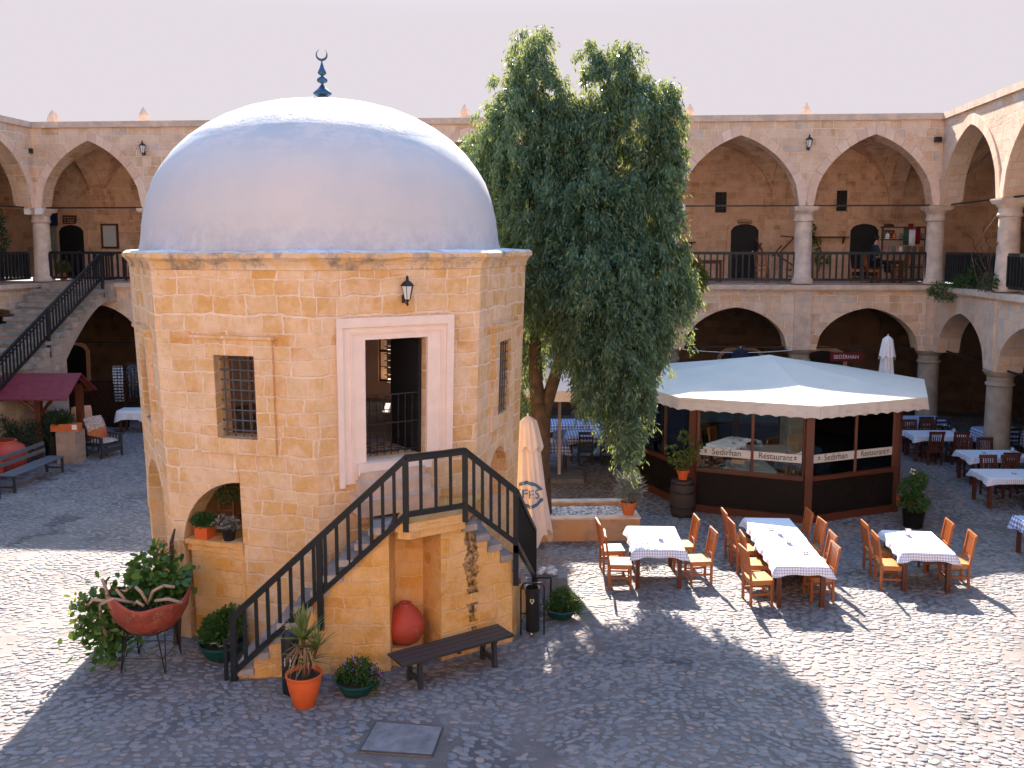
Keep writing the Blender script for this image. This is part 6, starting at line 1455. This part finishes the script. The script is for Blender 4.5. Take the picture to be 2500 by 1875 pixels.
# ================================================================ KIOSK SIDE OBJECTS
bp = Vector((3.95, 20.85, 0)); t = thing('barrel', 'dark old wooden barrel standing at the left corner of the glass kiosk', 'barrel', bp); M_BARREL = wood('old_barrel_oak', (.055, .038, .028), (.03, .02, .016), .7, axis=2, bump=.5)
MB().lathe([(.245, 0), (.28, .2), (.30, .43), (.28, .68), (.25, .86), (.235, .86), (.235, .83), (.001, .83)], 28, capb=True).build('staves', M_BARREL, t, smooth=True, angle=40); mb = MB()
for z, r_ in ((.06, .262), (.24, .29), (.60, .295), (.80, .268)): mb.lathe([(r_, z-.025), (r_+.004, z), (r_, z+.025)], 28)
mb.build('hoops', M_BLACK, t)
t = thing('potted_plant', 'small citrus tree in an orange pot on top of the barrel', 'potted plant', (bp.x, bp.y, .86)); pot(t, [(.09, 0), (.13, .17), (.15, .18), (.15, .23), (.135, .23), (.12, .2)], M_ORPOT, (.13, .2)); MB().tube([(0, 0, .2), (.02, 0, .6), (0, 0, 1.0)], [.015, .012, .006], 6).tube([(.01, 0, .45), (.2, 0, .7), (.3, 0, .8)], [.01, .008, .004], 6).tube([(.01, 0, .5), (-.2, .02, .65), (-.28, .02, .72)], [.01, .008, .004], 6).build('stem', M_BARK, t)
M_CIT = leafmat('citrus_leaf', [(.03, .09, .02), (.06, .14, .03), (.30, .28, .05), (.04, .10, .02)], .3, .4); bush('foliage', M_CIT, t, [(0, 0, .34, .2, .2, .12), (0, 0, 1.0, .1, .1, .13), (.28, 0, .78, .14, .12, .14), (-.27, 0, .70, .13, .1, .12), (.1, 0, .55, .25, .15, .15), (-.18, 0, .45, .15, .12, .1)], 420, .095, .05, 81)
t = thing('potted_plant', 'bushy geranium in a dark pot at the right corner of the glass kiosk', 'potted plant', (8.95, 20.0, 0)); pot(t, [(.20, 0), (.24, .35), (.25, .36), (.23, .36)], M_LATT, (.22, .33)); bush('foliage', M_FOL, t, [(0, 0, .55, .34, .3, .2), (-.1, 0, .85, .26, .24, .26), (.08, 0, 1.05, .18, .18, .2)], 1600, .065, .05, 82, round_=True); bush('flowers', M_YEL, t, [(-.1, -.1, 1.28, .04, .04, .04)], 14, .05, .04, 83, round_=True)
MB().box(-.18, .2, .28, .50, .35, .62).build('brick_support', M_TERRA, t)
# awning sign of the restaurant under the far arcade
sg = PY(2066, 871, 30.2); t = thing('restaurant_sign', 'dark red sign with white capital lettering under the far arcade behind the kiosk', 'sign', sg); MB().box(-.52, .52, .0, .05, -.16, .14).build('board', plain('dark_red_board', (.18, .012, .015), .6, .2), t)
text_flat('SEDİRHAN', .17, (sg.x, sg.y-.006, sg.z-.01), (1, 0, 0), t, M_WHITE, t_=.004)
# second dark closed umbrella behind kiosk
pk = PY(1808, 850, 28.0); closed_umbrella('closed_umbrella', 'dark blue closed umbrella top behind the left part of the kiosk roof', (pk.x, 28.0, 0), 1.3, pk.z, .42, plain('navy_canvas', (.012, .018, .04), .8), seed=12)
# ================================================================ GALLERY THINGS
def gp(px, t_, z=ZF): u = far_u(px, 640); return Vector(FW(u, t_, z))
t = thing('shrub', 'pink flowering hibiscus on the gallery ledge right beside the tree', 'shrub', gp(1688, -.12, ZF)); bush('foliage', M_LEAFY, t, [(0, 0, .35, .42, .25, .5), (.25, 0, .1, .3, .2, .35)], 1500, .10, .06, 91, round_=True); bush('flowers', M_PINK, t, [(.08, -.25, .72, .06, .04, .06), (.15, -.22, .25, .05, .04, .05)], 22, .07, .06, 92, round_=True); MB().tube([(0, 0, -.05), (0, 0, .4)], .03).build('stem', M_BARK, t)
t = thing('climbing_plant', 'thin green vine climbing the gallery wall left of the seated person', 'plant', gp(2062, 3.6, ZF)); mb = MB(); vp = [(.1, 0, .3), (.25, .2, 1.0), (.0, .4, 1.6), (-.2, .5, 2.3)]; mb.tube(vp, .02).build('stem', M_BARK, t); bush('leaves', M_LEAFY, t, [(.2, 0, .75, .28, .15, .25), (.12, .3, 1.3, .12, .1, .25), (-.05, .4, 1.8, .1, .1, .3)], 330, .10, .07, 93, round_=True)
t = thing('climbing_plant', 'mass of dark ivy hanging over the gallery opening at the far left edge', 'plant', (-17.6, 30.9, 6.9)); bush('leaves', M_CLIMB, t, [(0, 0, .2, .75, .3, .55), (.45, 0, -.5, .35, .25, .6), (-.6, 0, -.4, .5, .3, .6)], 3200, .10, .06, 94, round_=True); MB().tube([(.3, 0, .5), (.4, 0, -1.8)], .02).build('stem', M_BARK, t)
cpx = RW(1.6, -.15, ZF); t = thing('shrub', 'green creeper spilling over the ledge at the right hand corner', 'shrub', (cpx[0], cpx[1], cpx[2])); bush('foliage', M_FOL, t, [(.0, 0, -.15, .55, .5, .28), (.3, -.5, .05, .4, .5, .3), (.3, -1.1, .35, .25, .3, .35)], 3400, .085, .03, 95, clump=8); MB().tube([(.1, .4, 0), (.2, -.6, .2), (.35, -1.6, .9)], .02).build('stem', M_BARK, t)
cpx = RW(4.9, -.3, ZF); t = thing('climbing_plant', 'bare curling vine stems round the near column of the right wing', 'plant', (cpx[0], cpx[1], cpx[2])); mb = MB()
for sd in range(5):
    g_ = random.Random(sd); p = Vector((g_.uniform(-.2, .3), g_.uniform(-.2, .2), 0)); q = [p.copy()]
    for k in range(9): p = p+Vector((g_.uniform(-.22, .22), g_.uniform(-.1, .1), g_.uniform(.05, .32))); q.append(p.copy())
    mb.tube(q, .014, 5)
mb.build('stem', M_BARK, t); bush('leaves', M_CLIMB, t, [(.1, 0, .25, .3, .2, .25)], 200, .09, .06, 96, round_=True)
t = thing('potted_plant', 'bright green plant in a red pot beside the left gallery column', 'potted plant', gp(118, .9)); pot(t, POT, M_TERRA, (.13, .24)); bush('foliage', M_LEAFY, t, [(0, 0, .48, .26, .22, .2)], 500, .08, .05, 97, round_=True)
G1 = copy_tree(KCH, gp(1990, 1.2), 2.6, 'orange chair behind the gallery railing right of the middle column'); G1['group'] = 'chairs on the upper gallery'
for px, dy, rz, lb in ((1972, 1.7, .4, 'orange chair turned away beside the middle gallery column'), (2120, 1.2, -1.9, 'orange chair just left of the seated person'), (2235, 1.5, 1.5, 'pale chair behind the railing right of the seated person'), (1880, 1.3, 3.1, 'chair behind the railing between door and middle column')):
    c = copy_tree(KCH, gp(px, dy), rz, lb); c['group'] = 'chairs on the upper gallery'
make_table('dark table against the railing on the gallery beside the tree', gp(1730, 1.6), 0, 1.3, .7); make_table('dark table on the gallery beside the seated person', gp(2195, 1.2), 0, .9, .7); make_table('dark table on the left gallery near the dome', gp(310, 1.4), 0, 1.4, .7)
M_RED = plain('red_cloth', (.35, .015, .03), .9, .3); M_GRN = plain('green_cloth', (.05, .12, .07), .9, .3)
for x0, y0, x1, y1, mt, lb in ((2207, 556, 2219, 598, M_GRN, 'green scarf hung on the far gallery'), (2219, 548, 2228, 590, M_RED, 'dark red scarf hung between green and white ones'), (2221, 560, 2234, 600, M_WHITE, 'white scarf hung in the middle of the row'), (2236, 556, 2246, 596, M_RED, 'red scarf hung at the right of the white one')):
    hang('hanging_scarf', lb, 'scarf', x0, y0, x1, y1, 31.9 if mt is not M_WHITE else 31.7, mt, .05)
t = thing('folding_rack', 'folded brown wooden rack leaning on the gallery wall behind the middle column', 'rack', gp(1985, 3.85)); mb = MB()
for a, b in (((-.35, .9), (.25, 1.55)), ((.25, 1.55), (-.25, 1.6)), ((-.35, .9), (.35, .45)), ((-.55, .85), (-.2, 1.25)), ((-.9, 1.0), (-1.15, 1.5)), ((-.95, 1.35), (-1.2, .8))): mb.beam((a[0], 0, a[1]), (b[0], 0, b[1]), .05, .06, (0, 1, 0))
mb.build('slats', M_BROWN, t)
t = thing('goods_rack', 'dark rack crowded with pale craft goods at the right end of the far gallery', 'rack', gp(2262, 2.2)); mb = MB()
for x in (-.75, .75): mb.beam((x, 0, 0), (x, 0, 1.9), .05, .05, (0, 1, 0))
for z in (.5, 1.0, 1.45, 1.88): mb.beam((-.78, 0, z), (.78, 0, z), .35, .04)
mb.build('frame', M_DARKWOOD, t)
for i in range(12): g_ = random.Random(i); mb = MB(); x = -.6+(i % 6)*.24; z = (1.02, 1.47)[i//6]; mb.lathe([(.05, 0), (.08, .08), (.05, .17), (.06, .2)], 10, (x, -.05, z), capb=True).build('pottery', (M_WHITE, M_GREYL, M_TERRA, M_CUSH)[g_.randrange(4)], t)
hl = RW(2.2, 1.4, 6.9); t = thing('hanging_lamp', 'small round lamp hanging in the corner arch of the right gallery', 'lamp', hl); MB().lathe([(.02, 0), (.14, .08), (.16, .2), (.05, .34), (.01, .36)], 14, capb=True).build('shade', M_BLACK, t); MB().tube([(0, 0, .36), (0, 0, 1.1)], .008).build('chain', M_BLACK, t)
# ================================================================ PERSON
def skin(name, pts, edges, mat, parent, sub=2):
    me = bpy.data.meshes.new(name); me.from_pydata([p[:3] for p in pts], edges, []); o = bpy.data.objects.new(name, me); COL.objects.link(o)
    o.modifiers.new('skin', 'SKIN'); sv = me.skin_vertices[0].data if me.skin_vertices else None
    for i, p in enumerate(pts): sv[i].radius = (p[3], p[4] if len(p) > 4 else p[3]); sv[i].use_root = (i == 0)
    s = o.modifiers.new('sub', 'SUBSURF'); s.levels = s.render_levels = sub
    dg = bpy.context.evaluated_depsgraph_get(); m2 = bpy.data.meshes.new_from_object(o.evaluated_get(dg)); bpy.data.objects.remove(o); m2.materials.clear(); m2.materials.append(mat); m2.name = name
    m2.polygons.foreach_set('use_smooth', [True]*len(m2.polygons)); o2 = bpy.data.objects.new(name, m2); COL.objects.link(o2); o2.parent = parent; return o2
M_SKIN = plain('skin', (.50, .27, .18), .6, .1, 10); M_JACK = plain('dark_blue_jacket', (.02, .03, .055), .85, .3, 8); M_TROU = plain('dark_trousers', (.015, .015, .02), .9, .2); M_HAIR = plain('black_hair', (.010, .008, .007), .7, .3, 40, bump=.5)
pp = gp(2152, 1.0); per = thing('person', 'person with short dark hair and dark blue jacket sitting behind the gallery railing, facing right', 'person', (pp.x, pp.y-.25, pp.z+.16))
B = [(0, 0, .55, .12), (0, 0, .78, .12, .14), (-.01, 0, 1.0, .12, .15), (.01, 0, 1.12, .055), (.03, 0, 1.20, .052), (.045, 0, 1.29, .088, .078), (.045, 0, 1.38, .082, .074), (.135, 0, 1.285, .014), (.075, 0, 1.225, .045)]
E_ = [(0, 1), (1, 2), (2, 3), (3, 4), (4, 5), (5, 6), (5, 7), (4, 8)]
for s_ in (-1, 1):
    b = len(B); B += [(-.01, s_*.17, 1.04, .055), (.07, s_*.22, .82, .042), (.28, s_*.14, .88, .034), (.36, s_*.12, .90, .030, .018)]; E_ += [(2, b), (b, b+1), (b+1, b+2), (b+2, b+3)]
    for k, (dy, l) in enumerate(((-.028, .075), (-.009, .088), (.01, .083), (.028, .066))): B.append((.36+l, s_*.12+dy, .89-.012*k % .03, .009)); E_.append((b+3, len(B)-1))
    B.append((.37, s_*.12-s_*.05, .92, .011)); E_.append((b+2, len(B)-1))
    h = len(B); B += [(.02, s_*.10, .54, .085), (.42, s_*.12, .54, .06), (.44, s_*.12, .12, .042), (.52, s_*.12, .05, .04, .03)]; E_ += [(0, h), (h, h+1), (h+1, h+2), (h+2, h+3)]
body_ = skin('body', B, E_, M_SKIN, per)
J = [(0, 0, .60, .14, .17), (0, 0, .80, .135, .16), (-.01, 0, 1.0, .135, .165), (.01, 0, 1.12, .07)]; JE = [(0, 1), (1, 2), (2, 3)]
for s_ in (-1, 1): b = len(J); J += [(-.01, s_*.175, 1.04, .068), (.07, s_*.225, .82, .056), (.26, s_*.15, .875, .045)]; JE += [(2, b), (b, b+1), (b+1, b+2)]
skin('jacket', J, JE, M_JACK, per)
Tt = [(0, 0, .56, .14, .15)]; TE = []
for s_ in (-1, 1): b = len(Tt); Tt += [(.03, s_*.10, .54, .098), (.42, s_*.12, .54, .075), (.44, s_*.12, .16, .058)]; TE += [(0, b), (b, b+1), (b+1, b+2)]
skin('trousers', Tt, TE, M_TROU, per)
mb = MB(); mb.lathe([(.086, -.02), (.094, .03), (.085, .075), (.055, .105), (.001, .118)], 20, (.025, 0, 1.33)); mb.lathe([(.05, -.075), (.082, -.03), (.087, .01)], 20, (.005, 0, 1.32)); mb.build('hair', M_HAIR, per, smooth=True)
mb = MB(); 
for s_ in (-1, 1): mb.lathe([(.001, -.03), (.014, -.02), (.018, .0), (.012, .024), (.001, .03)], 8, (.045, s_*.088, 1.285)); mb.lathe([(.001, -.008), (.008, 0), (.001, .008)], 8, (.115, s_*.03, 1.30))
mb.build('face_details', M_HAIR, per)
ch = copy_tree(KCH, (pp.x-.02, pp.y, pp.z), -PI/2, 'pale chair under the seated person'); ch['group'] = 'chairs on the upper gallery'
bpy.data.objects.remove(cam_dummy) if 'cam_dummy' in globals() else None
